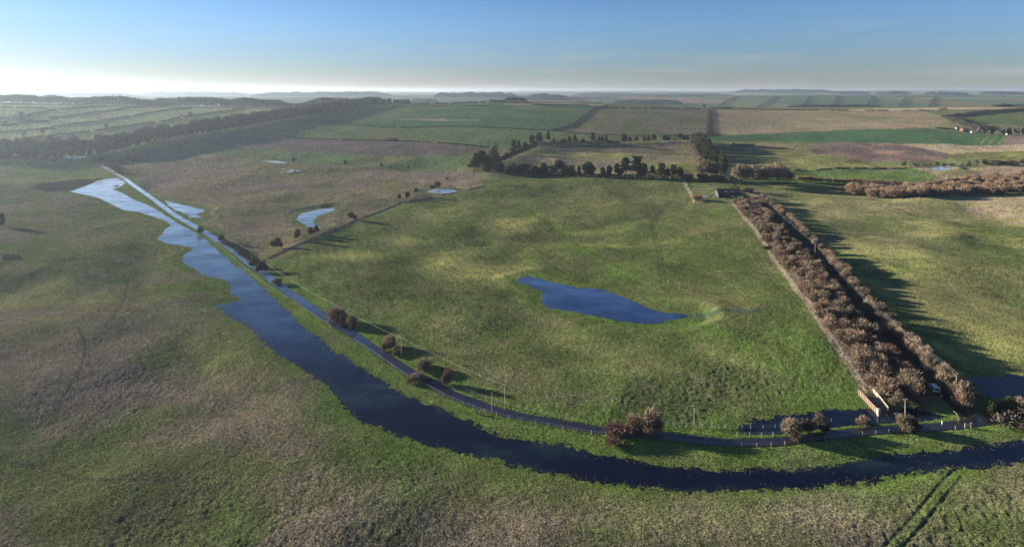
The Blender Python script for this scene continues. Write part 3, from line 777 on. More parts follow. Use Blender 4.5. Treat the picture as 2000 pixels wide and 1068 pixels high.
def sub_mesh(name, faces, pts, mat, cols=None, smooth=True):
    u, inv = np.unique(faces, return_inverse=True)
    me = mesh_np(name, pts[u], inv.reshape(faces.shape), mat, smooth=smooth)
    if cols is not None:
        a = me.attributes.new('Col', 'FLOAT_COLOR', 'POINT')
        a.data.foreach_set('color', cols[u].ravel())
    return me
for i in range(HILL + 1):
    fs = quads[flid == i]
    if len(fs) == 0: continue
    nm, lab = (FIELDS[i][0], FIELDS[i][1]) if i < HILL else ('hills', 'hazy blue-green patchwork of far fields and hills to the horizon')
    tag(link(nm, sub_mesh(nm, fs, PTS, M_GROUND, CF)), lab, kind='structure')

# water sheets, cut from the same grid so that the tussocks make the shore
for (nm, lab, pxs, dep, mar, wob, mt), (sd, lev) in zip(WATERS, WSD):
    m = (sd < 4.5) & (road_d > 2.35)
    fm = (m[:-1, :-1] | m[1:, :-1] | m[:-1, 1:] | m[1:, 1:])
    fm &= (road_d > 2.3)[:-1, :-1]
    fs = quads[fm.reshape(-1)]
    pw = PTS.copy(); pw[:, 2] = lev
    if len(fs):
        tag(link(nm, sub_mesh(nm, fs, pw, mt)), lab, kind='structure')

rg = np.random.default_rng(77)
sdm = WSD[0][0]
patch = sstep((fbm(GX, GY, 22, 3, 91) - 0.45) / 0.2)
band_ = (GY < 480) & (np.abs(GU) < 1.05) & (road_d > 2.8) & (Z < -0.02)
prob = np.where(band_ & (wet < 0.8) & (wet > -14), np.exp(np.minimum(0, wet) / (0.65 + 2.0 * patch * sstep((GY - 150) / 80))) * 0.8, 0)
prob = prob * np.clip(GY / 260, .5, 1.5)
pk = np.nonzero(rg.random(prob.shape).ravel() < prob.ravel())[0]
pk = np.concatenate([pk, pk])
if len(pk) > 90000: pk = rg.choice(pk, 90000, replace=False)
gp = np.column_stack([GX.ravel()[pk], GY.ravel()[pk], np.full(len(pk), -0.22)]) + np.column_stack([rg.normal(size=len(pk)) * .3, rg.normal(size=len(pk)) * .5, np.zeros(len(pk))])
gd = np.column_stack([rg.normal(size=len(pk)) * .5, rg.normal(size=len(pk)) * .5, np.ones(len(pk))]); gd /= np.linalg.norm(gd, axis=1)[:, None]
gs = np.cross(gd, rg.normal(size=gd.shape)); gs /= np.linalg.norm(gs, axis=1)[:, None]
gl = (.18 + .28 * rg.random(len(pk)))[:, None]; gw = (.04 + .06 * rg.random(len(pk)))[:, None]
GVv = np.stack([gp - gs * gw, gp + gs * gw, gp + gd * gl], 1).reshape(-1, 3)
M_SEDGE = foliage('drowned_grass', [(0.095, 0.115, 0.04), (0.12, 0.12, 0.055)], 0.2, .6)
tag(link('grass', mesh_np('grass', GVv, np.arange(len(GVv)).reshape(-1, 3), M_SEDGE)), 'half-drowned grass fringing the edges of the floodwater', kind='stuff')

def ribbon(name, c, wid, dz, mat, label, camber=0.03):
    n = np.gradient(c, axis=0); n /= np.linalg.norm(n, axis=1)[:, None] + 1e-9
    nn = np.stack([-n[:, 1], n[:, 0]], 1)
    V = []; offs = [-1, -.5, 0, .5, 1]
    edge = 1 + 0.05 * (np.array([math.sin(i * 1.7) + math.sin(i * 0.9 + 2) for i in range(len(c))]))
    for k, s in enumerate(offs):
        q = c + nn * (s * wid / 2) * edge[:, None]
        z = hills(q[:, 0], q[:, 1]) + 0.10 + dz - camber * s * s
        V.append(np.column_stack([q, z]))
    V = np.stack(V, 1).reshape(-1, 3)
    m = len(offs)
    f = [(i * m + k, (i + 1) * m + k, (i + 1) * m + k + 1, i * m + k + 1) for i in range(len(c) - 1) for k in range(m - 1)]
    o = link(name, mesh_np(name, V, np.array(f)[:, ::-1], mat, smooth=True))
    return tag(o, label, kind='structure')
ribbon('road', ROAD, 3.7, -0.02, M_ROAD, 'narrow wet country road curving round the big pasture')
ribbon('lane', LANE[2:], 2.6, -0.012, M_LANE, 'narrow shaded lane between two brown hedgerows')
k0 = int(np.argmin(((ROAD - np.array(P(950, 788))) ** 2).sum(1)))
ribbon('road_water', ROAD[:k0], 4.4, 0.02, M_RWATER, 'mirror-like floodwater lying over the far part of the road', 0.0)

# ------------------------------------------------------------------ haze
hm, N, L = new_mat('haze_air')
out = N.new('ShaderNodeOutputMaterial'); pv = N.new('ShaderNodeVolumePrincipled')
pv.inputs['Color'].default_value = (0.70, 0.85, 1.0, 1)
pv.inputs['Density'].default_value = 0.000056
pv.inputs['Anisotropy'].default_value = 0.48
L.new(pv.outputs[0], out.inputs['Volume'])
zmin = float(Z.min()) - 1.2
hb = MB().box(-33000, -600, zmin, 33000, 16400, 165).build('haze', hm)
tag(hb, 'pale winter haze thickening towards the horizon', kind='stuff')

exec_later = []
# ------------------------------------------------------------------ plant shapes (unit height, base at the origin)
def tri_cloud(p, d, L, W, rng):
    n = len(p)
    r = rng.normal(size=(n, 3)); s = np.cross(d, r); s /= np.linalg.norm(s, axis=1)[:, None] + 1e-9
    a = p + s * W[:, None]; b = p - s * W[:, None]; c = p + d * L[:, None]
    V = np.stack([a, b, c], 1).reshape(-1, 3)
    return V, np.arange(3 * n).reshape(-1, 3)

def ball(rng, n, pw=0.45):
    v = rng.normal(size=(n, 3)); v /= np.linalg.norm(v, axis=1)[:, None]
    return v * (rng.random(n) ** pw)[:, None]

def bare_crown(seed, wid=0.45, lo=0.12, hi=1.0, n=900, lobes=11, L=0.15, W=0.022, lift=0.18):
    rng = np.random.default_rng(seed)
    ctr = ball(rng, lobes, 0.5) * np.array([wid * .54, wid * .54, (hi - lo) * .32]) + np.array([0, 0, (lo + hi) / 2])
    k = rng.integers(0, lobes, n)
    p = ctr[k] + ball(rng, n, 0.4) * np.array([wid * .50, wid * .50, (hi - lo) * .24])
    p[:, 2] = np.clip(p[:, 2], lo * .7, None)
    d = p - np.array([0, 0, lo]); d /= np.linalg.norm(d, axis=1)[:, None] + 1e-9
    d = d + rng.normal(size=d.shape) * .45; d[:, 2] += lift; d /= np.linalg.norm(d, axis=1)[:, None]
    return tri_cloud(p, d, L * (0.6 + 0.8 * rng.random(n)), W * (0.6 + 0.8 * rng.random(n)), rng)

def leafy_crown(seed, ctrs, rads, n=900, size=0.05, flat=1.0):
    rng = np.random.default_rng(seed)
    ctrs = np.array(ctrs); rads = np.array(rads)
    wgt = rads.prod(1) ** 0.66; wgt /= wgt.sum()
    k = rng.choice(len(ctrs), n, p=wgt)
    b = ball(rng, n, 0.3)
    p = ctrs[k] + b * rads[k]
    d = b / (np.linalg.norm(b, axis=1)[:, None] + 1e-9) + rng.normal(size=b.shape) * .7
    d[:, 2] *= flat; d /= np.linalg.norm(d, axis=1)[:, None] + 1e-9
    return tri_cloud(p, d, size * (0.9 + 0.9 * rng.random(n)), size * (0.45 + 0.4 * rng.random(n)), rng)

def trunk_mesh(name, seed, h, r, limbs, spread, mat, lo=0.3):
    rng = random.Random(seed)
    b = MB()
    b.tube([(0, 0, -0.03), (rng.uniform(-.01, .01), 0, h * .5), (rng.uniform(-.03, .03), rng.uniform(-.03, .03), h)], [r * 1.25, r * .8, r * .35], 6)
    for i in range(limbs):
        a = i * 2.4 + rng.random(); z = h * (lo + (0.95 - lo) * i / max(1, limbs - 1)); q = spread * rng.uniform(.7, 1.1)
        e = (math.cos(a) * q, math.sin(a) * q, min(z + q * rng.uniform(.5, 1.0), .93))
        mid = (e[0] * .5, e[1] * .5, (z + e[2]) / 2 + .02)
        b.tube([(0, 0, z), mid, e], [r * .5, r * .35, r * .12], 4)
    return b.mesh(name, mat, True)

PROTO = {}
def proto(kind, trunks, crowns):
    PROTO[kind] = (trunks, crowns)
def crown_mesh(vf, mat):
    return mesh_np('crown', vf[0], vf[1], mat)

def bushes(mat, seed, **kw):
    return [crown_mesh(bare_crown(seed + i, **kw), mat) for i in range(4)]
tb = [trunk_mesh('trunk', i, .5, .022, 6, .3, M_BARK, .1) for i in range(2)]
proto('bush', tb, bushes(M_TWIG, 10, wid=.62, lo=.03, n=1900, W=.017, L=.16))
proto('redbush', tb, bushes(M_TWIGR, 20, wid=.62, lo=.03, n=1700, W=.018, L=.16))
proto('darkbush', tb, bushes(M_TWIGD, 30, wid=.60, lo=.10, n=1300, W=.03, L=.15))
proto('tanbush', tb, bushes(M_TWIGT, 40, wid=.60, lo=.03, n=1900, W=.018, L=.16))
tt_ = [trunk_mesh('trunk', 5 + i, .75, .02, 8, .26, M_BARK, .25) for i in range(3)]
proto('wood', tt_, bushes(M_WOODG, 50, wid=.36, lo=.12, n=1200, W=.022, L=.16, lobes=12, lift=.7))
proto('tree', tt_, bushes(M_TWIG, 60, wid=.50, lo=.20, n=1300, W=.016, L=.16, lobes=13, lift=.5))
proto('darktree', tt_, bushes(M_TWIGD, 65, wid=.56, lo=.22, n=1300, W=.024, L=.14, lobes=12))
def pine_crown(seed):
    rng = np.random.default_rng(seed)
    cs, rs = [], []
    for k in range(9):
        z = .38 + .58 * k / 8
        s = .30 * (1 - .55 * ((z - .38) / .62) ** 1.5)
        a = rng.random() * 6.28
        for j in range(2):
            q = s * rng.uniform(.3, .85)
            cs.append((math.cos(a + j * 2.7) * q, math.sin(a + j * 2.7) * q, z + rng.uniform(-.03, .03))); rs.append((s * .62, s * .62, .045))
    return leafy_crown(seed, cs, rs, 1300, .045, .5)
tp = [trunk_mesh('trunk', 15 + i, .92, .02, 7, .22, M_BARKP, .42) for i in range(2)]
proto('pine', tp, [crown_mesh(pine_crown(70 + i), M_EVER) for i in range(5)])
def ever_crown(seed, wid=.30, lo=.08, n=1300):
    rng = np.random.default_rng(seed)
    cs = [(0, 0, .5)]; rs = [(wid * .8, wid * .8, .36)]
    for k in range(9):
        a = rng.random() * 6.28; z = rng.uniform(lo + .14, .86); q = wid * .6 * math.sin(math.pi * min(1, (z - lo) / (1 - lo)) ** .8 * .9 + .2)
        cs.append((math.cos(a) * q, math.sin(a) * q, z)); rs.append((wid * .5, wid * .5, .13))
    return leafy_crown(seed, cs, rs, n, .05)
proto('ever', tp, [crown_mesh(ever_crown(80 + i), M_EVER) for i in range(4)])
proto('everbush', tb, [crown_mesh(ever_crown(90 + i, .5, .02), M_EVER) for i in range(3)])
proto('everolive', tp, [crown_mesh(ever_crown(95 + i, .33, .05), M_EVERL) for i in range(3)])
proto('greenbush', tb, [crown_mesh(ever_crown(100 + i, .45, .02, 1600), M_GREENB) for i in range(3)])

RNG = random.Random(4)
def plant(kind, name, X, Y, wid, h, label, cat, group=None, sink=0.1):
    """one plant: an Empty at its foot with a trunk and a crown; wid scales the crown against the shape's own width"""
    tr, cr = PROTO[kind]
    r = empty(name, (X, Y, gz(X, Y) - sink), RNG.random() * 6.28, (wid, wid * RNG.uniform(.9, 1.1), h))
    tag(r, label, cat, group)
    link('trunk', RNG.choice(tr), r)
    link('crown', RNG.choice(cr), r)
    return r
WREF = {'bush': 1.2, 'redbush': 1.2, 'darkbush': 1.15, 'tanbush': 1.15, 'wood': .72, 'tree': 1.0, 'darktree': 1.1, 'pine': .62, 'ever': .62, 'everbush': 1.0, 'everolive': .68, 'greenbush': .9}
def plant_px(kind, name, px, py, wpx, hpx, label, cat, group=None):
    X, Y = P(px, py)
    k = Y / F
    if kind == 'darktree': wpx *= .8; hpx *= 1.18
    if kind == 'tree': wpx *= 1.1; hpx *= 1.12
    sh_ = 1.06 if hpx > 13 and kind in ('bush', 'redbush', 'darkbush', 'darktree', 'greenbush', 'tree') else 1
    r = plant(kind, name, X, Y, wpx * k / WREF[kind] * sh_, hpx * k * (.93 if sh_ > 1 else 1.05), label, cat, group)
    if hpx > 13 and kind in ('bush', 'redbush', 'darkbush', 'darktree', 'greenbush', 'tree'):
        for q in range(2):      # side limbs make the outline ragged
            a = RNG.random() * 6.28; sc_ = RNG.uniform(.5, .72)
            c = link('side_crown', RNG.choice(PROTO[kind][1]), r)
            c.location = (math.cos(a) * .36, math.sin(a) * .36, .0 if kind != 'tree' else .12)
            c.scale = (sc_, sc_, sc_ * RNG.uniform(.9, 1.25)); c.rotation_euler = (RNG.uniform(-.2, .2), RNG.uniform(-.2, .2), a)
    return r

def scatter(poly, step, jit=.45, seed=1):
    rng = random.Random(seed)
    x0, y0 = poly.min(0); x1, y1 = poly.max(0)
    pts = []
    y = y0; r = 0
    while y <= y1:
        x = x0 + (step / 2 if r % 2 else 0)
        while x <= x1:
            pts.append((x + rng.uniform(-jit, jit) * step, y + rng.uniform(-jit, jit) * step)); x += step
        y += step * .87; r += 1
    a = np.array(pts)
    return a[in_poly(a[:, 0], a[:, 1], poly)]

def along(pxs, step, jit=0.2, seed=1):
    rng = random.Random(seed)
    c = PP(pxs)
    seg = np.linalg.norm(np.diff(c, axis=0), axis=1); s = np.concatenate([[0], np.cumsum(seg)])
    q = np.arange(step / 2, s[-1], step)
    q = q + np.array([rng.uniform(-jit, jit) * step for _ in q])
    return np.column_stack([np.interp(q, s, c[:, 0]), np.interp(q, s, c[:, 1])])

# hedgerow scrub on both sides of the lane
band = PP([(1436, 396), (1462, 392), (1480, 404), (1512, 436), (1580, 508), (1614, 548), (1658, 603), (1726, 682), (1784, 740), (1806, 764), (1796, 782), (1760, 785), (1722, 770), (1700, 752), (1652, 686), (1604, 620), (1540, 530), (1504, 484)])
for i, (x, y) in enumerate(scatter(band, 4.25, .5, 3)):
    kd = 'redbush' if RNG.random() < .13 else ('bush' if RNG.random() < .85 else 'darkbush')
    h = RNG.uniform(2.2, 3.8) if RNG.random() < .3 else RNG.uniform(4.0, 6.8)
    seg_ = 'near' if y < 245 else ('middle' if y < 340 else 'far')
    dl = float(np.sqrt(((LANE - np.array([x, y])) ** 2).sum(1)).min())
    edge = 'beside the dark lane' if dl < 9.5 else ('nearest the pale fence line' if dl > 18 else 'in its middle row')
    kd_w = {'bush': 'brown', 'redbush': 'reddish', 'darkbush': 'dark'}[kd]
    lab = f'bare {kd_w} bush, {seg_} stretch of left hedgerow, {edge}'
    plant(kd, 'hedgerow_bush', x, y, h * RNG.uniform(.8, 1.35), h, lab, 'bush', f'{kd_w} bushes left of the lane, {seg_} stretch, {edge}')
bandr = PP([(1480, 388), (1494, 392), (1520, 412), (1560, 446), (1628, 510), (1664, 548), (1712, 604), (1776, 668), (1850, 742), (1896, 782), (1900, 800), (1884, 800), (1858, 776), (1834, 752), (1798, 710), (1756, 662), (1716, 622), (1694, 598), (1610, 502), (1566, 458), (1530, 425), (1502, 402)])
for i, (x, y) in enumerate(scatter(bandr, 3.5, .35, 5)):
    h = RNG.uniform(5.2, 6.8)
    plant('bush', 'lane_bush', x, y, h * RNG.uniform(.75, 1.0), h,
          'bare brown bush in the narrow hedgerow right of the lane, in its far half' if y > 330 else 'bare brown bush in the narrow hedgerow right of the lane, in its near half', 'bush',
          'far bushes right of the lane' if y > 330 else 'near bushes right of the lane')

# roadside and field bushes one by one
for kd, px, py, wd, ht, lab in [
    ('bush', 652, 628, 42, 38, 'largest bare brown bush on the far roadside, before the first pole shadow'),
    ('bush', 668, 636, 22, 26, 'smaller bare bush crowded against the largest roadside bush'),
    ('bush', 687, 640, 26, 31, 'upright bare bush just right of the largest roadside bush pair'),
    ('bush', 757, 680, 33, 31, 'round bare bush left of the roadside pole and its small neighbour'),
    ('bush', 777, 688, 20, 18, 'small round bush at the foot of the roadside pole'),
    ('bush', 829, 717, 34, 32, 'round bare bush across the road from the low verge bush'),
    ('redbush', 874, 744, 19, 36, 'slim reddish upright bush on the far roadside with a long shadow'),
    ('bush', 812, 732, 32, 17, 'low wide brown bush on the near verge of the road'),
    ('redbush', 1203, 845, 62, 31, 'wide low reddish bush on the near verge at the curve'),
    ('bush', 1264, 830, 56, 45, 'tall grey-brown bush beside the road right of the wide reddish bush'),
    ('bush', 1238, 827, 36, 36, 'bare bush joined to the left of the tall grey-brown roadside bush'),
    ('bush', 1545, 839, 42, 44, 'pale bare bush standing at the road edge in dark floodwater'),
    ('darkbush', 1577, 836, 26, 30, 'dark bush in floodwater, next right of the pale bush'),
    ('darkbush', 1603, 834, 30, 32, 'dark bush with pale top in floodwater, second right of the pale bush'),
    ('bush', 1682, 828, 30, 18, 'low pale-topped bush in floodwater before the planked pen'),
    ('bush', 1768, 842, 30, 34, 'pale tangled bush by the road in front of a pole'),
    ('darkbush', 1782, 836, 24, 28, 'dark tangled bush behind the pale one by the road pole'),
    ('bush', 1743, 790, 17, 20, 'small bare bush beside the pale side of the pen'),
    ('bush', 1798, 786, 24, 22, 'pale bush at the lane end near the parked van'),
    ('redbush', 1765, 772, 34, 26, 'crimson-brown bush at the bottom end of the lane scrub'),
    ('darkbush', 511, 529, 20, 26, 'dark bush at the road where the pasture boundary meets it'),
    ('darkbush', 497, 520, 16, 20, 'dark bush left of the boundary corner by the pole'),
    ('redbush', 541, 550, 22, 15, 'low reddish bush on the far roadside below the boundary corner'),
    ('darkbush', 432, 475, 12, 19, 'narrow dark bush at the head of the low roadside hedge'),
    ('darkbush', 391, 461, 11, 15, 'small dark tree on the bank between flood and road'),
    ('darkbush', 262, 314, 40, 11, 'long dark scrub clump in the brown grassland near the tree belt'),
    ('darkbush', 873, 352, 7, 6, 'tiny dark bush above the small pale pond'),
    ('darkbush', 844, 369, 16, 9, 'low dark bush left beside the small pale pond'),
    ('darkbush', 856, 366, 13, 12, 'rounded dark bush behind the small pale pond'),
    ('darkbush', 1462, 376, 26, 14, 'brown bush at the lane just behind the barn'),
    ('redbush', 1363, 393, 22, 13, 'low bramble clump in the near corner of the barn paddock'),
    ('bush', 1344, 352, 24, 16, 'brown bush at the far corner of the barn paddock'),
    ('darkbush', 1401, 355, 34, 17, 'wide dark bush at the foot of the conifer belt by the paddock'),
    ('darkbush', 1375, 354, 26, 18, 'dark bush below the bare tree at the paddock'),
    ('greenbush', 1930, 808, 26, 30, 'rounded olive green bush on the grass island at the junction'),
    ('greenbush', 1968, 800, 25, 28, 'rounded olive green bush right of the first on the grass island'),
    ('darkbush', 1950, 804, 16, 20, 'dark gap bush between the two rounded olive green bushes'),
    ('bush', 1995, 803, 24, 34, 'bare bush right of the two olive green bushes at the frame edge'),
    ('darkbush', 1994, 838, 18, 16, 'small dark bush below the brown hedge at the right edge'),
    ('darkbush', 1502, 488, 24, 8, 'low brown bramble patch against the pale fence line of the lane scrub'),
]:
    cat = 'bush'
    plant_px(kd, 'olive_bush' if kd == 'greenbush' else 'roadside_bush', px, py, wd, ht, lab, cat)
for kd, px, py, wd, ht, lab in [
    ('darktree', 541, 486, 25, 22, 'dark round hawthorn nearest the road along the pasture boundary'),
    ('darktree', 581, 468, 19, 20, 'dark round hawthorn second from the road along the boundary'),
    ('darktree', 607, 460, 16, 15, 'left of the two touching hawthorns along the boundary'),
    ('darktree', 618, 456, 13, 16, 'right of the two touching hawthorns along the boundary'),
    ('darktree', 687, 431, 21, 16, 'solitary dark hawthorn at the middle of the pasture boundary'),
    ('darktree', 780, 391, 13, 10, 'left of three dark hawthorns near the small pale pond'),
    ('darktree', 795, 388, 16, 13, 'middle and largest of three dark hawthorns near the small pale pond'),
    ('darktree', 812, 380, 12, 11, 'right of three dark hawthorns near the small pale pond'),
    ('darktree', 0, 443, 24, 26, 'dark round tree cut by the left edge beside the ditch'),
    ('darktree', 573, 319, 8, 9, 'small round tree beside the thin bright puddle line'),
    ('darktree', 675, 325, 10, 10, 'small round tree on the edge of the green strip, left of the middle one'),
    ('darktree', 745, 328, 9, 8, 'small round tree in the middle of the green strip edge'),
    ('darktree', 763, 330, 6, 5, 'first tiny bush right of the middle tree on the strip edge'),
    ('darktree', 797, 331, 8, 6, 'second tiny bush right of the middle tree on the strip edge'),
    ('wood', 45, 268, 10, 14, 'lone bare tree left of its twin above the tree belt'),
    ('wood', 83, 265, 10, 15, 'lone bare tree below the ruined shed on the hillside hedge'),
    ('wood', 207, 252, 9, 11, 'lone bare tree at a gap of the lowest hillside hedge'),
    ('wood', 354, 230, 7, 7, 'small lone bare tree left of a larger one high on the hedge'),
    ('wood', 372, 229, 11, 10, 'larger lone bare tree high on the lowest hillside hedge'),
    ('wood', 30, 233, 14, 8, 'low left tree of the bare clump on the pale hillside'),
    ('wood', 41, 233, 14, 14, 'tallest tree of the bare clump on the pale hillside'),
    ('wood', 54, 234, 9, 8, 'low right tree of the bare clump on the pale hillside'),
    ('wood', 76, 239, 7, 5, 'tiny bush left of the pair of trees above the shed'),
    ('wood', 101, 237, 12, 11, 'left tree of the pair above the ruined shed'),
    ('wood', 112, 237, 11, 11, 'right tree of the pair above the ruined shed'),
    ('wood', 12, 241, 6, 5, 'tiny round bush near the left edge on the hillside'),
    ('tree', 1445, 362, 36, 40, 'big round bare tree left in the group behind the barn'),
    ('tree', 1466, 360, 30, 36, 'big round bare tree middle in the group behind the barn'),
    ('tree', 1483, 361, 22, 28, 'smaller bare tree between the two groups behind the barn'),
    ('tree', 1500, 361, 30, 36, 'big bare tree left in the group right of the lane top'),
    ('tree', 1520, 360, 32, 40, 'tallest bare tree of the group right of the lane top'),
    ('tree', 1536, 359, 22, 26, 'lowest bare tree of the group right of the lane top'),
    ('tree', 1376, 350, 36, 36, 'spreading bare tree at the paddock before the conifer belt'),
    ('tree', 1392, 349, 26, 30, 'bare tree close behind the spreading one at the paddock'),
    ('darktree', 1766, 327, 10, 12, 'dark small tree on the right boundary left of its twin'),
    ('darktree', 1786, 327, 9, 9, 'dark small tree on the right boundary, twin on the right'),
    ('everbush', 1831, 324, 8, 8, 'small dark bush right behind the blue pond'),
    ('darktree', 1893, 323, 6, 8, 'thin small tree on the right boundary past the pond'),
    ('darktree', 1909, 323, 11, 9, 'left of two round dark trees on the right boundary'),
    ('darktree', 1924, 323, 12, 10, 'right of two round dark trees on the right boundary'),
    ('darktree', 1998, 322, 14, 12, 'dark tree at the right edge on the boundary'),
    ('bush', 1375, 213, 9, 11, 'pale small tree on the crest at the top of the hedged track'),
]:
    nm = {'darktree': 'hawthorn', 'wood': 'bare_tree', 'tree': 'bare_tree', 'everbush': 'dark_bush', 'bush': 'small_tree'}[kd]
    plant_px(kd, nm, px, py, wd, ht, lab, 'bush' if 'bush' in nm else 'tree')

# pines and dark evergreens ringing the enclosed pasture
FRONT = [('pine', 925, 334, 22, 22), ('pine', 931, 334, 20, 34), ('pine', 942, 334, 24, 38), ('ever', 953, 332, 18, 30), ('everolive', 965, 328, 20, 45), ('ever', 956, 338, 20, 24), ('ever', 975, 338, 22, 20),
         ('darkbush', 999, 341, 28, 24), ('darkbush', 1020, 341, 24, 26), ('everbush', 1033, 341, 20, 22), ('darkbush', 1048, 342, 18, 20), ('ever', 1062, 342, 18, 25), ('everbush', 1076, 343, 16, 21), ('darktree', 1092, 342, 24, 31),
         ('ever', 1104, 343, 16, 22), ('everbush', 1116, 343, 18, 23), ('ever', 1131, 343, 9, 20), ('ever', 1148, 344, 24, 31), ('ever', 1157, 344, 14, 22), ('everbush', 1178, 346, 14, 20), ('ever', 1191, 346, 13, 26), ('pine', 1206, 346, 16, 26),
         ('pine', 1223, 347, 26, 38), ('ever', 1212, 347, 12, 20), ('pine', 1245, 348, 28, 42), ('pine', 1260, 348, 16, 28), ('ever', 1252, 348, 14, 22), ('pine', 1274, 348, 15, 24), ('pine', 1293, 349, 17, 29), ('ever', 1304, 349, 13, 23), ('pine', 1316, 349, 17, 26), ('ever', 1329, 349, 14, 24)]
for i, (kd, px, py, wd, ht) in enumerate(FRONT):
    nm = {'pine': 'pine_tree', 'ever': 'evergreen_tree', 'everolive': 'evergreen_tree', 'everbush': 'evergreen_bush', 'darkbush': 'dark_bush', 'darktree': 'bare_tree'}[kd]
    plant_px(kd, nm, px, py, wd, ht, 'dark pine with layered crown in the front row of the ringed pasture' if kd == 'pine' else
             {'ever': 'dark rounded evergreen tree in the front row of the ringed pasture', 'everolive': 'tall paler evergreen at the left corner of the ringed pasture', 'everbush': 'low dark evergreen bush in the front row of the ringed pasture',
              'darkbush': 'purplish bare bush in the front row of the ringed pasture', 'darktree': 'bare spiky tree in the front row of the ringed pasture'}[kd],
             'bush' if 'bush' in nm else 'tree', {'pine': 'pines in the front row', 'ever': 'evergreens in the front row', 'everbush': 'evergreen bushes in the front row', 'darkbush': 'bare bushes in the front row'}.get(kd))
BACK = [('pine', 1003, 302, 12, 28), ('pine', 1013, 298, 10, 22), ('ever', 1026, 294, 14, 18), ('pine', 1040, 288, 14, 24), ('pine', 1053, 284, 14, 24), ('pine', 1071, 281, 11, 24), ('ever', 1081, 281, 8, 11), ('ever', 1100, 282, 11, 11), ('pine', 1112, 281.5, 10, 14),
        ('pine', 1123, 281, 10, 17), ('ever', 1138, 281, 9, 11), ('pine', 1158, 281, 11, 22), ('ever', 1170, 280, 7, 16), ('ever', 1177, 280, 7, 17), ('ever', 1184, 280, 7, 16), ('everbush', 1193, 280, 12, 6), ('everbush', 1205, 280, 14, 6), ('ever', 1220, 279, 11, 18), ('ever', 1231, 278, 9, 10), ('pine', 1243, 278, 10, 11),
        ('ever', 1258, 277.5, 8, 12), ('ever', 1267, 277, 10, 13), ('pine', 1278, 277, 11, 14), ('ever', 1298, 276, 10, 12), ('ever', 1306, 276, 8, 11), ('everbush', 1317, 276, 4, 6), ('pine', 1329, 275.5, 10, 14), ('ever', 1337, 275.5, 9, 11), ('ever', 1344, 275.5, 6, 9)]
for i, (kd, px, py, wd, ht) in enumerate(BACK):
    nm = {'pine': 'pine_tree', 'ever': 'evergreen_tree', 'everbush': 'evergreen_bush'}[kd]
    plant_px(kd, nm, px, py, wd, ht, {'pine': 'small flat-topped pine in the back row of the ringed pasture', 'ever': 'small dark evergreen in the back row of the ringed pasture', 'everbush': 'low dark bush in the back row of the ringed pasture'}[kd],
             'bush' if 'bush' in nm else 'tree', {'pine': 'pines in the back row', 'ever': 'evergreens in the back row', 'everbush': 'low bushes in the back row'}[kd])
for i, (x, y) in enumerate(along([(948, 335), (975, 320), (1012, 302), (1050, 286)], 7.5, .2, 9)):
    h = RNG.uniform(8, 12)
    plant('ever', 'evergreen_tree', x, y, h * .85, h, 'dark evergreen in the slanting left side of the ringed pasture', 'tree', 'evergreens in the slanting left side')
belt = PP([(1352, 284), (1372, 276), (1388, 296), (1402, 318), (1418, 346), (1404, 349), (1388, 330), (1374, 308)])
for i, (x, y) in enumerate(scatter(belt, 11.5, .35, 12)):
    h = RNG.uniform(16, 24)
    is_olive = RNG.random() < .4
    plant('everolive' if is_olive else 'ever', 'conifer_tree', x, y, h * .85, h, 'olive green conifer in the dense belt left of the lane top' if is_olive else 'dark conifer in the dense belt left of the lane top', 'tree', 'olive conifers in the dense belt' if is_olive else 'dark conifers in the dense belt')
for i, (x, y) in enumerate(along([(1352, 290), (1362, 302), (1372, 322), (1382, 340)], 7, .3, 14)):
    h = RNG.uniform(6, 10)
    plant('bush', 'bare_bush', x - 4, y, h * 1.0, h, 'pinkish bare bush fringing the conifer belt', 'bush', 'bare bushes fringing the conifer belt')

# the long bare shelterbelt on the left and the wood it climbs to
rngb = random.Random(6)
for rr, (off, stp) in enumerate(((0, 11.5), (11, 11.5), (22, 12.5))):
    for (x, y) in along([(-120, 311), (0, 310), (101, 309), (187, 302), (215, 297), (253, 287), (296, 279), (354, 267), (430, 254), (500, 243), (563, 233), (614, 224), (657, 215), (710, 210)], stp, .3, 20 + rr):
        h = rngb.uniform(20, 28)
        rw_ = ('front', 'middle', 'back')[rr]
        st_ = 'left of the pale pool' if x / y < -.80 else ('between the pool and the road end' if x / y < -.70 else ('on its lower climb' if x / y < -.5 else 'near the hilltop'))
        plant('wood', 'belt_tree', x + rngb.uniform(-4, 4), y + off + rngb.uniform(-3, 3), h * rngb.uniform(.85, 1.15), h,
              f'bare shelterbelt tree, {rw_} row, {st_}', 'tree',
              f'shelterbelt trees, {rw_} row, {st_}')
for (x, y) in along([(-120, 311), (0, 311), (101, 310), (187, 304), (253, 288), (354, 268), (500, 244), (614, 225), (700, 211)], 11, .3, 33):
    h = rngb.uniform(7, 12)
    plant('darkbush', 'understory_bush', x, y - 2, h * .9, h, 'dark low bush under the front of the long shelterbelt', 'bush', 'understory bushes along the shelterbelt')
crestw = PP([(560, 228), (640, 214), (720, 208), (756, 207), (770, 205.8), (700, 206), (600, 212), (520, 222)])
for (x, y) in scatter(crestw, 34, .4, 8):
    h = rngb.uniform(17, 22)
    plant('wood', 'hilltop_tree', x, y, h * 1.05, h, 'bare tree in the hilltop wood at the end of the shelterbelt', 'tree', 'trees in the hilltop wood')

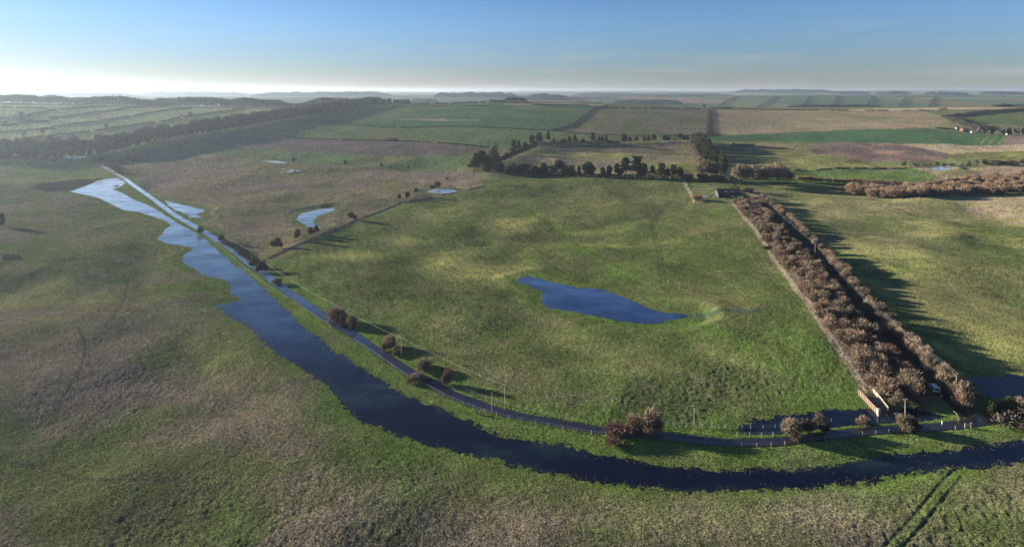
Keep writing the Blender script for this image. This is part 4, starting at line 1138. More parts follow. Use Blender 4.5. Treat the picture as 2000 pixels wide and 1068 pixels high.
# brown thicket on the right
th = PP([(1648, 374), (1690, 371), (1738, 375), (1790, 377), (1850, 369), (1900, 362), (2000, 351), (2090, 345), (2090, 371), (2000, 376), (1900, 381), (1780, 387), (1700, 386), (1652, 381)])
for (x, y) in scatter(th, 8.2, .4, 31):
    h = RNG.uniform(6.5, 10)
    plant('tanbush', 'thicket_bush', x, y, h * RNG.uniform(.95, 1.2), h, 'tan-brown bush in the right end of the broad thicket' if x / y > .8 else 'tan-brown bush in the left end of the broad thicket', 'bush', 'bushes in the right end of the thicket' if x / y > .8 else 'bushes in the left end of the thicket')
for (x, y) in along([(1768, 372), (1800, 371), (1836, 367), (1870, 360), (1930, 353), (2000, 346), (2090, 340)], 7, .25, 35):
    h = RNG.uniform(6, 9)
    plant('tanbush', 'thicket_bush', x, y + 3, h * 1.1, h, 'tan-brown bush along the back edge of the broad thicket', 'bush', 'bushes along the back edge of the thicket')
for (x, y) in along([(1556, 354), (1600, 356), (1660, 358), (1720, 361), (1768, 364)], 4.6, .25, 36):
    h = RNG.uniform(5, 7)
    plant('tanbush', 'thicket_bush', x, y, h * 1.0, h, 'brown bush in the long hedge behind the broad thicket', 'bush', 'bushes in the long hedge behind the thicket')
# farm trees at the right
for (x, y) in along([(1906, 262), (1940, 263.5), (1985, 265), (2030, 265)], 12, .3, 41):
    h = RNG.uniform(12, 18)
    plant('wood' if RNG.random() < .65 else 'ever', 'farm_tree', x, y, h * .9, h, 'tree in the dark clump behind the red farmhouse', 'tree', 'trees behind the red farmhouse')
# trees by the flooded road's far end
for (x, y) in along([(184, 318), (200, 328), (214, 337), (228, 346)], 9, .3, 43):
    h = RNG.uniform(5, 9)
    plant('darkbush', 'roadside_bush', x + 5, y + 3, h * .7, h, 'dark bush lining the far flooded end of the road', 'bush', 'bushes lining the far flooded road')
for (x, y) in along([(1790, 326.5), (1830, 325), (1870, 325), (1960, 322), (1990, 321)], 11, .4, 45):
    h = RNG.uniform(1.8, 4)
    plant('darkbush', 'boundary_bush', x, y + 2, h * 1.6, h, 'small dark bush strung along the right boundary', 'bush', 'small bushes along the right boundary')

# ------------------------------------------------------------------ hedges: each one a thing
def hedge(label, pxs, h, wd, mat=None, dens=1.0, gaps=0.0, seed=0, name='hedge', kind=None, cat='hedge'):
    rng = np.random.default_rng(seed + 900)
    c = PP(pxs)
    seg = np.linalg.norm(np.diff(c, axis=0), axis=1); s = np.concatenate([[0], np.cumsum(seg)])
    size = max(0.35, c[:, 1].mean() / F * 0.9, h * .22)
    n = int(min(9000, max(150, s[-1] * (h + wd) / size ** 2 * 1.5 * dens)))
    q = rng.random(n) * s[-1]
    keep = vnoise(q / 14.0, q * 0 + seed, seed) > gaps
    q = q[keep]; n = len(q)
    x = np.interp(q, s, c[:, 0]); y = np.interp(q, s, c[:, 1])
    lump = 0.6 + 0.6 * vnoise(q / max(3, h * 1.5), q * 0 + 3, seed + 5)
    a = rng.random(n) * math.pi
    rr = rng.random(n) ** .4
    tx, ty = np.gradient(c[:, 0]).mean(), np.gradient(c[:, 1]).mean(); l = math.hypot(tx, ty) + 1e-9
    off = np.cos(a) * rr * wd / 2
    z = np.sin(a) * rr * h * lump
    x = x - ty / l * off; y = y + tx / l * off
    g = np.array([gz(float(i), float(j)) for i, j in zip(np.interp(np.linspace(0, s[-1], 60), s, c[:, 0]), np.interp(np.linspace(0, s[-1], 60), s, c[:, 1]))])
    zz = np.interp(q, np.linspace(0, s[-1], 60), g) + z * .92
    p = np.column_stack([x, y, zz])
    d = rng.normal(size=(n, 3)); d[:, 2] = np.abs(d[:, 2]) + .3; d /= np.linalg.norm(d, axis=1)[:, None]
    V, Fc = tri_cloud(p, d, size * (0.9 + 0.8 * rng.random(n)), size * (.35 + .3 * rng.random(n)), rng)
    org = np.array([c[:, 0].mean(), c[:, 1].mean(), float(g.mean())])
    o = link(name, mesh_np(name, V - org, Fc, mat or M_HEDGE))
    o.location = org
    if kind: return tag(o, label, kind=kind)
    return tag(o, label, cat)

HEDGES = [
    ('thin hedge line near the top of the left hillside', [(0, 210), (50, 211.5), (94, 213.5)], 2.5, 3, .35),
    ('hedge running from the bare tree clump up to the skyline wood', [(43, 233), (59, 225.5), (85, 220), (111, 216), (157, 211.5), (207, 208.5)], 5, 6, .1),
    ('hedge climbing from the tree pair above the shed', [(117, 231), (162, 224.6), (210, 218), (255, 212), (285, 210.5)], 4.5, 5, .05),
    ('hedge from the left edge to the tree pair above the shed', [(0, 247), (43, 243), (96, 237)], 4, 5, .1),
    ('thin hedge left of the bare hillside clump', [(0, 230.5), (40, 233.5), (70, 235.5)], 2.5, 3, .15),
    ('long hedge passing the ruined shed on the hillside', [(0, 260), (76, 254), (126, 246), (192, 238), (263, 227), (326, 216), (374, 212.5)], 3.5, 4, .1),
    ('lowest long hedge above the shelterbelt on the hillside', [(29, 275), (83, 269), (131, 263), (190, 257), (217, 252), (278, 243.5), (329, 236), (374, 228), (420, 221.5), (478, 213.5)], 4.5, 5, .12),
    ('thin dark hedge winding across the green left slope', [(575, 238), (620, 240), (680, 244.5), (740, 248.5), (790, 249.5), (880, 247.5), (1000, 251.5), (1080, 256), (1160, 263), (1240, 265.5), (1372, 266)], 1.8, 2.5, .1),
    ('dark hedge along the top of the purple ploughland', [(552, 265.5), (621, 272.5), (677, 274.5), (753, 275.5), (830, 278), (900, 283), (955, 289)], 2.2, 3, .15),
    ('low hedge clump on the purple ploughland edge', [(756, 275), (778, 275.5)], 6, 6, 0),
    ('walled track hedge climbing left of the olive field', [(1076, 255.5), (1092, 252), (1111, 247), (1124, 240), (1136, 231), (1150, 220), (1160, 213), (1186, 207)], 3, 4, 0),
    ('thick straight hedge beside the track on the olive field right side', [(1381.5, 266), (1383, 240), (1385, 214)], 5, 8, 0),
    ('broken hedge along the crest above the olive field', [(1160, 212), (1230, 212), (1300, 212.5), (1385, 213.5)], 4, 6, .3),
    ('dark hedge on the crest right of the hedged track', [(1388, 212.5), (1432, 213)], 6, 10, .05),
    ('dotted bushes along the crest above the tan slope', [(1440, 214), (1560, 216), (1700, 217), (1840, 217)], 4, 6, .5),
    ('dark wooded hedge arm below the pale crest strip', [(1850, 228), (1880, 226), (1910, 222), (1950, 219), (2000, 215.5), (2060, 214)], 9, 16, 0),
    ('dark wooded hedge running down to the farmhouse', [(1842, 229), (1860, 234), (1876, 240), (1895, 247), (1915, 254)], 9, 16, 0),
    ('dark hedge between the green crop and the tan slope at the farm', [(1830, 252), (1860, 253.5), (1880, 258)], 4, 5, .1),
    ('low reddish hedge above the brown bank right of the conifers', [(1425, 285), (1455, 288), (1500, 290), (1540, 292), (1590, 296)], 3.5, 7, .2),
    ('dark gorse patch on the pink bank right of the conifers', [(1430, 284), (1475, 285)], 4, 14, .05),
    ('dotted hedge across the green right middle ground', [(1545, 334), (1620, 331), (1700, 330.5), (1785, 328)], 2, 3, .35),
    ('dense dark hedge on the right boundary beyond the pond', [(1930, 322.5), (1960, 321), (1985, 322)], 6, 8, 0),
    ('low dark hedge beside the road at the boundary corner', [(436, 477), (460, 491), (492, 508)], 2.6, 3.5, 0),
    ('low dark hedge under the front row of pines', [(985, 341), (1100, 343.5), (1200, 347), (1333, 350)], 6, 6, 0),
    ('dark hedge under the back row of the ringed pasture', [(1050, 285), (1090, 283), (1150, 282.5), (1195, 281)], 7, 7, .05),
    ('brown clipped hedge at the right edge below the junction', [(1944, 829), (1965, 824), (2000, 818), (2060, 806)], 3.2, 5, 0),
    ('thin scrub line along the pasture boundary ditch', [(524, 505), (600, 471), (690, 432), (780, 398), (870, 379.5), (946, 364)], 0.9, 1.2, .1),
    ('dark hedge on the crest behind the green upper field', [(790, 205), (860, 204), (950, 201), (1040, 202.5)], 6, 9, .25),
    ('straight hedge along the tan strip on the middle crest', [(1040, 205.5), (1090, 206), (1150, 207)], 4, 7, .1),
    ('hedge line right of the upper green field crest', [(765, 209), (850, 208), (960, 208)], 3, 4, .4),
    ('dark hedge with trees on the crest at the right edge', [(1940, 209), (1970, 209), (2010, 210)], 12, 30, .1),
    ('orange beech hedge block on the far pale strip', [(1832, 214.5), (1850, 214.5)], 9, 10, 0),
]
for i, (lab, pxs, h, wd, gp) in enumerate(HEDGES):
    mat = {'brown clipped': M_TWIGD, 'low reddish ': M_TWIGR, 'orange beech': M_TWIGT}.get(lab[:13].strip() if lab[:13].strip() in ('brown clipped', 'orange beech') else lab[:12], M_HEDGE)
    hedge(lab, pxs, h, wd, mat, 1.2, gp, i)

# far woods and hedges beyond the crest; each wood reads as one mass
def far_pt(px, Y): return (px - 1000) / F * Y, Y
def far_wood(label, px0, px1, Y, h, depth, seed, name='wood'):
    rng = np.random.default_rng(seed + 300)
    x0 = (px0 - 1000) / F * Y; x1 = (px1 - 1000) / F * Y
    size = max(4.0, Y / F * 1.6)
    n = int(min(12000, max(300, abs(x1 - x0) * (h + depth * .35) / size ** 2 * 5)))
    t = rng.random(n); x = x0 + t * (x1 - x0); y = Y + (rng.random(n) - .5) * depth
    env = np.minimum(1, np.minimum(t, 1 - t) * 9 + .25)
    lump = .55 + .55 * vnoise(x / 45, y / 90, seed)
    z = hills(x, y) + rng.random(n) ** .6 * h * env * lump
    d = rng.normal(size=(n, 3)); d[:, 2] = np.abs(d[:, 2]) + .4; d /= np.linalg.norm(d, axis=1)[:, None]
    V, Fc = tri_cloud(np.column_stack([x, y, z]), d, size * (.9 + .7 * rng.random(n)), size * (.4 + .3 * rng.random(n)), rng)
    org = np.array([(x0 + x1) / 2, Y, float(z.min())])
    o = link(name, mesh_np(name, V - org, Fc, M_FARW)); o.location = org
    return tag(o, label, kind='stuff')
FW = [('skyline wood along the left crest', -150, 330, 1560, 22, 60), ('skyline wood behind the shelterbelt top', 300, 560, 1720, 24, 80), ('domed wood on the left skyline', 150, 285, 2300, 34, 120), ('dark wood left of the hilltop trees', 440, 660, 2300, 30, 160),
      ('dense wood crowning the hilltop', 600, 760, 1760, 24, 90), ('small wood right of the hilltop', 770, 800, 1850, 18, 50), ('distant hazy wood left of the crest farm', 805, 855, 3400, 30, 150), ('long hazy wood behind the crest farm', 850, 1010, 4300, 34, 200),
      ('dark clump beside the crest farm', 985, 1028, 1980, 17, 50), ('hazy wood right of the crest farm', 1030, 1110, 3900, 36, 200), ('low valley wood above the middle crest', 1105, 1180, 3300, 24, 120), ('valley wood line left of the hedged track', 1200, 1330, 3500, 24, 100),
      ('long far wood along the middle horizon', 1120, 1420, 6800, 34, 300), ('far wood on the right horizon ridge', 1440, 1620, 8200, 42, 300), ('far lens-shaped wood on the right', 1630, 1690, 7200, 40, 260), ('far small wood right of the lens-shaped one', 1720, 1770, 6600, 36, 220),
      ('far flat wood on the right slope', 1815, 1880, 6200, 30, 200), ('far wood at the right edge of the slope', 1925, 2010, 6400, 34, 200), ('valley bushes below the striped fields', 1540, 1700, 2900, 18, 90), ('dark wood line under the striped fields', 1590, 1720, 2600, 16, 60),
      ('hazy wood far beyond the left crest', 20, 260, 5200, 30, 200), ('hazy ridge wood far left', 280, 480, 6400, 40, 240), ('hazy wood above the hilltop', 500, 760, 5200, 36, 240), ('distant wood strip on the left horizon', 80, 420, 9500, 40, 300)]
for i, (lab, a, b, Y, h, dp) in enumerate(FW):
    far_wood(lab + ', hazy and leafless', a, b, Y, h, dp, i)
for i, (lab, a, b) in enumerate([
    ('hedge at the far right between the first striped field and its left neighbour', (1560, 2900), (1585, 4300)), ('second hedge between striped far fields', (1620, 2900), (1640, 4300)), ('third hedge between striped far fields', (1690, 2900), (1705, 4300)),
    ('fourth hedge between striped far fields', (1755, 2900), (1770, 4300)), ('fifth hedge between striped far fields', (1810, 2900), (1828, 4300)), ('far hedge left of the striped fields', (1480, 3100), (1520, 4300)), ('far hedge on the valley side left of the others', (1405, 3300), (1440, 4300)),
    ('long far hedge along the top of the striped fields', (1440, 4350), (2020, 4350)), ('far hedge across the upper valley slope', (1380, 5400), (1900, 5600)), ('far hedge above the middle valley', (1010, 4400), (1380, 4700))]):
    p0, p1 = far_pt(*a), far_pt(*b)
    rng = np.random.default_rng(i + 777)
    L_ = math.hypot(p1[0] - p0[0], p1[1] - p0[1]); n = int(L_ / 1.6)
    t = rng.random(n); x = p0[0] + t * (p1[0] - p0[0]); y = p0[1] + t * (p1[1] - p0[1])
    z = hills(x, y) + rng.random(n) * (4 + 5 * vnoise(t * 30, t * 0, i))
    x = x + rng.normal(size=n) * 1.8; y = y + rng.normal(size=n) * 1.8
    d = rng.normal(size=(n, 3)); d[:, 2] = np.abs(d[:, 2]) + .4; d /= np.linalg.norm(d, axis=1)[:, None]
    V, Fc = tri_cloud(np.column_stack([x, y, z]), d, 5 + 3 * rng.random(n), 2.2 + 1.2 * rng.random(n), rng)
    org = np.array([x.mean(), y.mean(), z.min()])
    o = link('hedge', mesh_np('hedge', V - org, Fc, M_FARW)); o.location = org
    tag(o, lab, 'hedge')

# ------------------------------------------------------------------ fences, poles, wires
def mk_post(h=1.2, w=.13):
    return MB().box(-w / 2, -w / 2, -.25, w / 2, w / 2, h).mesh('post', M_POST)
POST = mk_post(); POSTB = mk_post(1.3, .2)
def fence(label, pxs, spacing, wires=(.45, .8, 1.1), post=POST, hpost=1.25, off=0.0, rail=None):
    c = spline(PP(pxs), 4)
    if off:
        n = np.gradient(c, axis=0); n /= np.linalg.norm(n, axis=1)[:, None]
        c = c + np.stack([-n[:, 1], n[:, 0]], 1) * off
    seg = np.linalg.norm(np.diff(c, axis=0), axis=1); s = np.concatenate([[0], np.cumsum(seg)])
    q = np.arange(0, s[-1], spacing)
    xs = np.interp(q, s, c[:, 0]); ys = np.interp(q, s, c[:, 1])
    o = (float(xs[0]), float(ys[0]), gz(float(xs[0]), float(ys[0])))
    r = empty('wire_fence' if rail is None else 'rail_fence', o)
    tag(r, label, 'fence')
    P3 = []
    for x, y in zip(xs, ys):
        z = gz(float(x), float(y)); P3.append(Vector((x, y, z)) - Vector(o))
        k = link('post', post, r)
        k.location = P3[-1]; k.rotation_euler = (RNG.uniform(-.05, .05), RNG.uniform(-.05, .05), RNG.random())
    for zz in wires:
        if rail is None:
            MB().tube([p + Vector((0, 0, zz)) for p in P3], .016, 3).build('wire', M_WIRE, r)
        else:
            for a, b in zip(P3[:-1], P3[1:]):
                MB().bar(a + Vector((0, 0, zz)), b + Vector((0, 0, zz)), .05, .14).build('rail', rail, r)
    return r
fence('post and wire fence along the near verge of the curving road', [(690, 662), (740, 694), (790, 722), (840, 749), (870, 766), (900, 780), (950, 800), (1000, 814), (1060, 826), (1120, 835), (1170, 839), (1230, 844), (1300, 848), (1400, 852), (1500, 854), (1600, 852), (1700, 848), (1800, 842), (1870, 837)], 4.2)
fence('post and wire fence along the pasture side of the road', [(860, 733), (900, 752), (950, 773), (1000, 790), (1050, 803), (1100, 812), (1150, 819)], 4.2)
fence('line of fence posts standing in the dark roadside floodwater', [(1290, 818), (1400, 818), (1460, 819), (1520, 819), (1600, 817), (1626, 815)], 3.8)
fence('short line of posts in floodwater nearest the road', [(1440, 833), (1462, 834.5), (1486, 835), (1509, 835), (1530, 835)], 3.5)
fence('post and wire fence down the pale edge of the lane scrub', [(1432, 397), (1500, 487), (1600, 622), (1690, 752)], 6)
fence('paddock fence on the left of the barn plot', [(1334, 352), (1345, 374), (1357, 396)], 6)
fence('paddock fence along the front of the barn plot', [(1358, 397), (1400, 396.5), (1434, 396)], 5)
fence('thin fence along the pasture boundary ditch', [(528, 505), (600, 473), (690, 434), (780, 400), (870, 381), (947, 366)], 7)
fence('post fence on the bank between the flood and the road', [(395, 463), (430, 488), (470, 517), (510, 546), (560, 578), (610, 612), (650, 640)], 6)
fence('fence in front of the brown thicket', [(1648, 383), (1700, 387.5), (1780, 389), (1900, 382), (2040, 375)], 8, post=POSTB)

def pole(px, py, h, label, group=None, arm=True):
    X, Y = P(px, py); z = gz(X, Y)
    r = empty('utility_pole', (X, Y, z))
    tag(r, label, 'utility pole', group)
    MB().tube([(0, 0, -.3), (0, 0, h * .5), (0, 0, h)], [.14, .12, .09], 8).build('pole', M_POLE, r, True)
    if arm:
        MB().box(-.75, -.06, h - .45, .75, .06, h - .32).build('crossarm', M_DARKW, r)
        for s in (-.6, .6):
            MB().tube([(s, 0, h - .32), (s, 0, h - .1)], .05, 6).build('insulator', M_WHITE, r)
    return Vector((X, Y, z + h - .1))
R1 = [pole(391, 448, 7, 'wooden pole beside the small tree at the flooded road'), pole(491, 512, 7, 'wooden pole by the low hedge at the boundary corner'), pole(560, 566, 7.5, 'wooden pole just below the low reddish roadside bush'),
      pole(651, 623, 7.5, 'wooden pole in front of the largest roadside bush'), pole(784, 692, 7.4, 'wooden pole beside the small round roadside bush'), pole(986, 793, 7.8, 'wooden pole on the pasture side at the bend of the road'),
      pole(1356, 829, 8, 'wooden pole in the pasture edge right of the tall roadside bush'), pole(1768, 826, 7.5, 'wooden pole rising behind the tangled bush by the pen')]
pole(961, 799, 6.4, 'wooden stay pole on the near verge at the bend of the road', arm=False)
R2 = [pole(1868, 776, 7.6, 'wooden pole in the right lane hedge nearest the junction'), pole(1690, 604, 7.5, 'second pole up the right lane hedge from the junction'), pole(1592, 502, 7.5, 'third pole up the right lane hedge from the junction'),
      pole(1531, 441, 7.5, 'fourth pole up the right lane hedge from the junction'), pole(1488, 398, 7.5, 'farthest pole in the right lane hedge near the barn')]
def wire_line(label, pts, sag, dx, rad=.03):
    b = MB()
    allp = []
    for a, c in zip(pts[:-1], pts[1:]):
        for k in range(10):
            t = k / 10
            p = a.lerp(c, t); p.z -= sag * 4 * t * (1 - t) * ((c - a).length / 50)
            allp.append(p + Vector((dx, 0, 0)))
    allp.append(pts[-1] + Vector((dx, 0, 0)))
    o = b.tube(allp, rad, 4).build('overhead_wire', M_WIRE)
    tag(o, label, 'overhead wire')
wire_line('pale overhead wire strung pole to pole along the road', R1, .5, 0, .022)
wire_line('left overhead wire strung along the lane hedge poles', R2, .4, -.6, .018)
wire_line('right overhead wire strung along the lane hedge poles', R2, .4, .6, .018)

# ------------------------------------------------------------------ barn and buildings
def building_frame(px, py, rz=0.0, name='barn', label='', cat='barn'):
    X, Y = P(px, py)
    r = empty(name, (X, Y, gz(X, Y)), rz)
    return tag(r, label, cat)
b = building_frame(1425, 386, R(-4), 'barn', 'long dark open-fronted barn beside the lane', 'barn')
MB().box(-10.5, 9.7, -.2, 10.5, 9.95, 4.6).build('back_wall', M_BARNW, b)
MB().add([(-10.6, 0, -.2), (-10.6, 10, -.2), (-10.6, 10, 4.6), (-10.6, 5.5, 7.0), (-10.6, 0, 4.0), (-10.45, 0, -.2), (-10.45, 10, -.2), (-10.45, 10, 4.6), (-10.45, 5.5, 7.0), (-10.45, 0, 4.0)],
         [(0, 1, 2, 3, 4), (9, 8, 7, 6, 5), (0, 4, 9, 5), (0, 5, 6, 1), (1, 6, 7, 2), (2, 7, 8, 3), (3, 8, 9, 4)]).build('gable_wall', M_BARNW, b)
MB().add([(10.6, 0, -.2), (10.6, 10, -.2), (10.6, 10, 4.6), (10.6, 5.5, 7.0), (10.6, 0, 4.0), (10.45, 0, -.2), (10.45, 10, -.2), (10.45, 10, 4.6), (10.45, 5.5, 7.0), (10.45, 0, 4.0)],
         [(4, 3, 2, 1, 0), (5, 6, 7, 8, 9), (0, 5, 9, 4), (0, 1, 6, 5), (1, 2, 7, 6), (2, 3, 8, 7), (3, 4, 9, 8)]).build('gable_wall', M_BARNW, b)
rf = MB().bar((0, -.7, 3.75), (0, 5.55, 7.12), 21.6, .14).build('roof', M_SLATE, b)
MB().bar((0, 5.55, 7.12), (0, 10.5, 4.45), 21.6, .14).build('roof', M_SLATE, b)
MB().box(-10.8, 5.4, 7.12, 10.8, 5.7, 7.28).build('ridge_cap', M_DARKW, b)
for x in (-2.5, 3.0):
    MB().bar((x, 1.4, 4.98), (x, 2.6, 5.63), 1.3, .06).build('skylight', M_SKYL, b)
for x in (-10.3, -5.2, 0, 5.2, 10.3):
    MB().box(x - .14, -.14, -.2, x + .14, .14, 3.95).build('post', M_WHITE if x < -9 else M_DARKW, b)
MB().box(-4.5, 1.0, -.2, 10, 1.2, 3.2).build('front_boarding', M_BARNW, b)
MB().box(-10.3, .5, -.1, -4.6, 9.6, .05).build('floor_slab', M_CONC, b)

def vehicle(px, py, rz, label, col, name='parked_van', cat='van', L=4.2, W=1.9, Hh=1.9):
    X, Y = P(px, py)
    r = tag(empty(name, (X, Y, gz(X, Y)), rz), label, cat)
    pr = [(-L / 2, .35), (-L / 2, Hh * .55), (-L / 2 + .12, Hh * .93), (-L / 2 + .35, Hh), (L * .17, Hh), (L * .30, Hh * .9), (L * .41, Hh * .60), (L * .49, Hh * .5), (L / 2, Hh * .42), (L / 2, .35)]
    bm = bmesh.new()
    def ring(x, k):
        return [bm.verts.new((x * (k if z > Hh * .5 else 1), y, z)) for y, z in pr]
    a = ring(-W / 2, .88); c = ring(W / 2, .88)
    bm.faces.new(a); bm.faces.new(list(reversed(c)))
    n = len(pr)
    for i in range(n):
        bm.faces.new((a[i], c[i], c[(i + 1) % n], a[(i + 1) % n]))
    bmesh.ops.recalc_face_normals(bm, faces=bm.faces)
    bmesh.ops.bevel(bm, geom=[e for e in bm.edges], offset=.05, segments=2, affect='EDGES', clamp_overlap=True)
    me = bpy.data.meshes.new('body'); bm.to_mesh(me); bm.free(); me.materials.append(col)
    link('body', me, r)
    MB().add([(-W * .38, -L / 2 - .004, Hh * .60), (W * .38, -L / 2 - .004, Hh * .60), (W * .35, -L / 2 + .10, Hh * .90), (-W * .35, -L / 2 + .10, Hh * .90), (-W * .38, -L / 2 + .05, Hh * .60), (W * .38, -L / 2 + .05, Hh * .60)],
             [(0, 1, 2, 3), (4, 0, 3), (5, 2, 1)]).build('rear_window', M_GLASS, r)
    MB().bar((0, L * .315, Hh * .885), (0, L * .395, Hh * .65), W * .74, .03).build('windscreen', M_GLASS, r)
    for s in (-1, 1):
        MB().box(s * W * .46 - .01, -L * .36, Hh * .60, s * W * .46 + .01, L * .22, Hh * .86).build('side_window', M_GLASS, r)
        MB().box(s * W * .43 - .09, -L / 2 - .03, Hh * .36, s * W * .43 + .05, -L / 2 + .02, Hh * .52).build('tail_light', M_RED, r)
        MB().box(s * W * .40 - .14, L / 2 - .03, Hh * .30, s * W * .40 + .14, L / 2 + .02, Hh * .40).build('headlight', M_WHITE, r)
        for y in (-L * .32, L * .32):
            wh = MB().tube([(s * W / 2 - .14, y, .33), (s * W / 2 + .06, y, .33)], .33, 14).build('wheel', M_RUB, r)
            MB().tube([(s * W / 2 + .05, y, .33), (s * W / 2 + .075, y, .33)], .19, 10).build('rim', M_WIRE, wh)
    MB().box(-W * .46, -L / 2 - .08, .32, W * .46, -L / 2 + .02, .52).build('bumper', M_RUB, r)
    return r
vehicle(1825, 763, R(-14), 'silver-white van parked on the lane between the hedgerows', M_SILVER, L=4.4, W=2.1, Hh=2.0)
vehicle(1431, 385.5, R(80), 'small white car parked in front of the dark barn', M_WHITE, 'parked_car', 'car', 4.0, 1.75, 1.5)
vehicle(1442, 385, R(60), 'silver car parked at the right end of the dark barn', M_SILVER, 'parked_car', 'car', 4.2, 1.8, 1.5)
# sheet lying on the paddock
X, Y = P(1377, 385)
tag(MB().box(-2.6, -1.6, .02, 2.6, 1.6, .12).build('tarpaulin', M_SILVER), 'pale tarpaulin lying on the paddock left of the barn', 'tarpaulin').location = (X, Y, gz(X, Y) + .1)

def house(px, py, w, d, h, rh, rz, label, wall, roof, name='house', cat='house', wins=3, chimney=True):
    r = building_frame(px, py, rz, name, label, cat)
    MB().box(-w / 2, 0, -.5, w / 2, d, h).build('wall', wall, r)
    for s in (-1, 1):
        MB().add([(s * w / 2, 0, h), (s * w / 2, d, h), (s * w / 2, d / 2, h + rh - .1), (s * (w / 2 - .2), 0, h), (s * (w / 2 - .2), d, h), (s * (w / 2 - .2), d / 2, h + rh - .1)],
                 [(0, 1, 2), (5, 4, 3), (0, 3, 4, 1), (1, 4, 5, 2), (2, 5, 3, 0)]).build('gable', wall, r)
    rf = MB().bar((0, -.35, h - .1), (0, d / 2, h + rh), w + .6, .16).build('roof', roof, r)
    MB().bar((0, d / 2, h + rh), (0, d + .35, h - .1), w + .6, .16).build('roof', roof, r)
    if chimney:
        MB().box(-w * .35 - .4, d / 2 - .4, h + rh * .6, -w * .35 + .4, d / 2 + .4, h + rh + 1.2).build('chimney', M_BRICK, rf)
    for k in range(wins):
        x = -w / 2 + w * (k + .5) / wins
        f = MB().box(x - .55, -.06, h * .5, x + .55, .05, h * .5 + 1.2).build('window', M_WHITE, r)
        MB().box(x - .45, -.08, h * .5 + .1, x + .45, -.05, h * .5 + 1.1).build('pane', M_GLASS, f)
    if wins:
        MB().box(w * .1 - .45, -.07, 0, w * .1 + .45, .05, 2.0).build('door', M_DARKW, r)
    return r
house(1424, 344, 5, 6, 3.6, 2.0, R(75), 'small pale cottage with blue-grey roof half hidden beyond the barn', M_CONC, M_BLUE, wins=2)
house(1884, 258, 9, 7, 5.5, 3, R(25), 'red brick farmhouse with tiled roof at the far right', M_BRICK, M_TILE)
house(1889, 256.5, 6, 5, 3.5, 1.8, R(-20), 'grey outbuilding behind the red farmhouse', M_CONC, M_SLATE, 'shed', 'shed', 1, False)
house(1901, 260, 7, 3, 2.8, .5, R(-8), 'long white caravan parked beside the red farmhouse', M_WHITE, M_WHITE, 'caravan', 'caravan', 3, False)
house(1969, 264, 3, 3, 2.8, 1, R(10), 'tiny white hut at the right end of the farm trees', M_WHITE, M_WHITE, 'hut', 'hut', 1, False)
house(1872, 253, 8, 5, 3, 1.4, R(5), 'low grey shed left of the red farmhouse', M_CONC, M_SLATE, 'shed', 'shed', 1, False)
house(965, 199.5, 26, 12, 4.5, 3, R(5), 'pale barn on the middle crest beside a dark tree', M_CONC, M_SLATE, 'barn', 'barn', 0, False)
house(980, 200, 22, 10, 4, 3, R(-5), 'dark low barn on the middle crest', M_BARNW, M_SLATE, 'barn', 'barn', 0, False)
# ruined open shed on the left hillside
r = building_frame(89.5, 254, R(-2), 'open_shed', 'ruined open shed standing on the pale hillside', 'shed')
k = P(89.5, 254)[1] / F
ws = 22 * k
for i in range(4):
    for y in (0, 6):
        MB().box(-ws / 2 + ws * i / 3 - .3, y - .3, -.5, -ws / 2 + ws * i / 3 + .3, y + .3, 4.6).build('post', M_DARKW, r)
MB().box(-ws / 2 - .5, -.8, 4.6, ws / 2 + .5, 6.8, 5.2).build('roof', M_BARNW, r)
MB().box(ws * .05, 5.6, -.5, ws / 2, 5.9, 4.6).build('wall', M_DARKW, r)
MB().box(-ws * .5, 5.6, -.5, -ws * .2, 5.9, 3.2).build('wall', M_DARKW, r)

# ------------------------------------------------------------------ planked pen by the road
A0, A1 = np.array(P(1678, 766)), np.array(P(1716, 808)); B0, B1 = np.array(P(1706, 762)), np.array(P(1735, 800))
r = tag(empty('stock_pen', (A0[0], A0[1], gz(*A0))), 'livestock pen with red plank side and pale plank side by the road', 'pen')
O = Vector(r.location)
def panel_run(p0, p1, n, h, plank, pst, nplank):
    for i in range(n + 1):
        p = p0 + (p1 - p0) * i / n
        q = Vector((p[0], p[1], gz(*p))) - O
        MB().box(q.x - .11, q.y - .11, q.z - .4, q.x + .11, q.y + .11, q.z + h + .15).build('post', pst, r)
    for i in range(n):
        a = p0 + (p1 - p0) * i / n; c = p0 + (p1 - p0) * (i + 1) / n
        za, zb = gz(*a) - O.z, gz(*c) - O.z
        for k in range(nplank):
            z = h * (k + .5) / nplank
            MB().bar((a[0] - O.x, a[1] - O.y, za + z), (c[0] - O.x, c[1] - O.y, zb + z), .07, h / nplank * .9).build('plank', plank, r)
panel_run(A0, A1, 11, 1.9, M_REDP, M_PALEP, 4)
panel_run(B0, B1, 6, 1.6, M_PALEP, M_PALEP, 3)
fl = []
for p in (A0, A1, B1, B0):
    fl.append((p[0] - O.x, p[1] - O.y, gz(*p) - O.z + .22))
fv = fl + [(x, y, z - .5) for x, y, z in fl]
MB().add(fv, [(0, 1, 2, 3), (0, 4, 5, 1), (1, 5, 6, 2), (2, 6, 7, 3), (3, 7, 4, 0)]).build('floor', M_MUD, r)
a = A1; c = B1
MB().box(A1[0] - O.x - .35, A1[1] - O.y - .35, gz(*A1) - O.z - .3, A1[0] - O.x + .35, A1[1] - O.y + .35, gz(*A1) - O.z + 2.3).build('end_pillar', M_CONC, r)
p0, p1 = P(1749, 804), P(1763, 821)
z0, z1 = gz(*p0) + .3, gz(*p1) + .3
tag(MB().bar((p0[0], p0[1], z0), (p1[0], p1[1], z1), 1.0, .7).build('concrete_wall', M_CONC), 'short pale concrete wall between the pen and the road', 'wall')
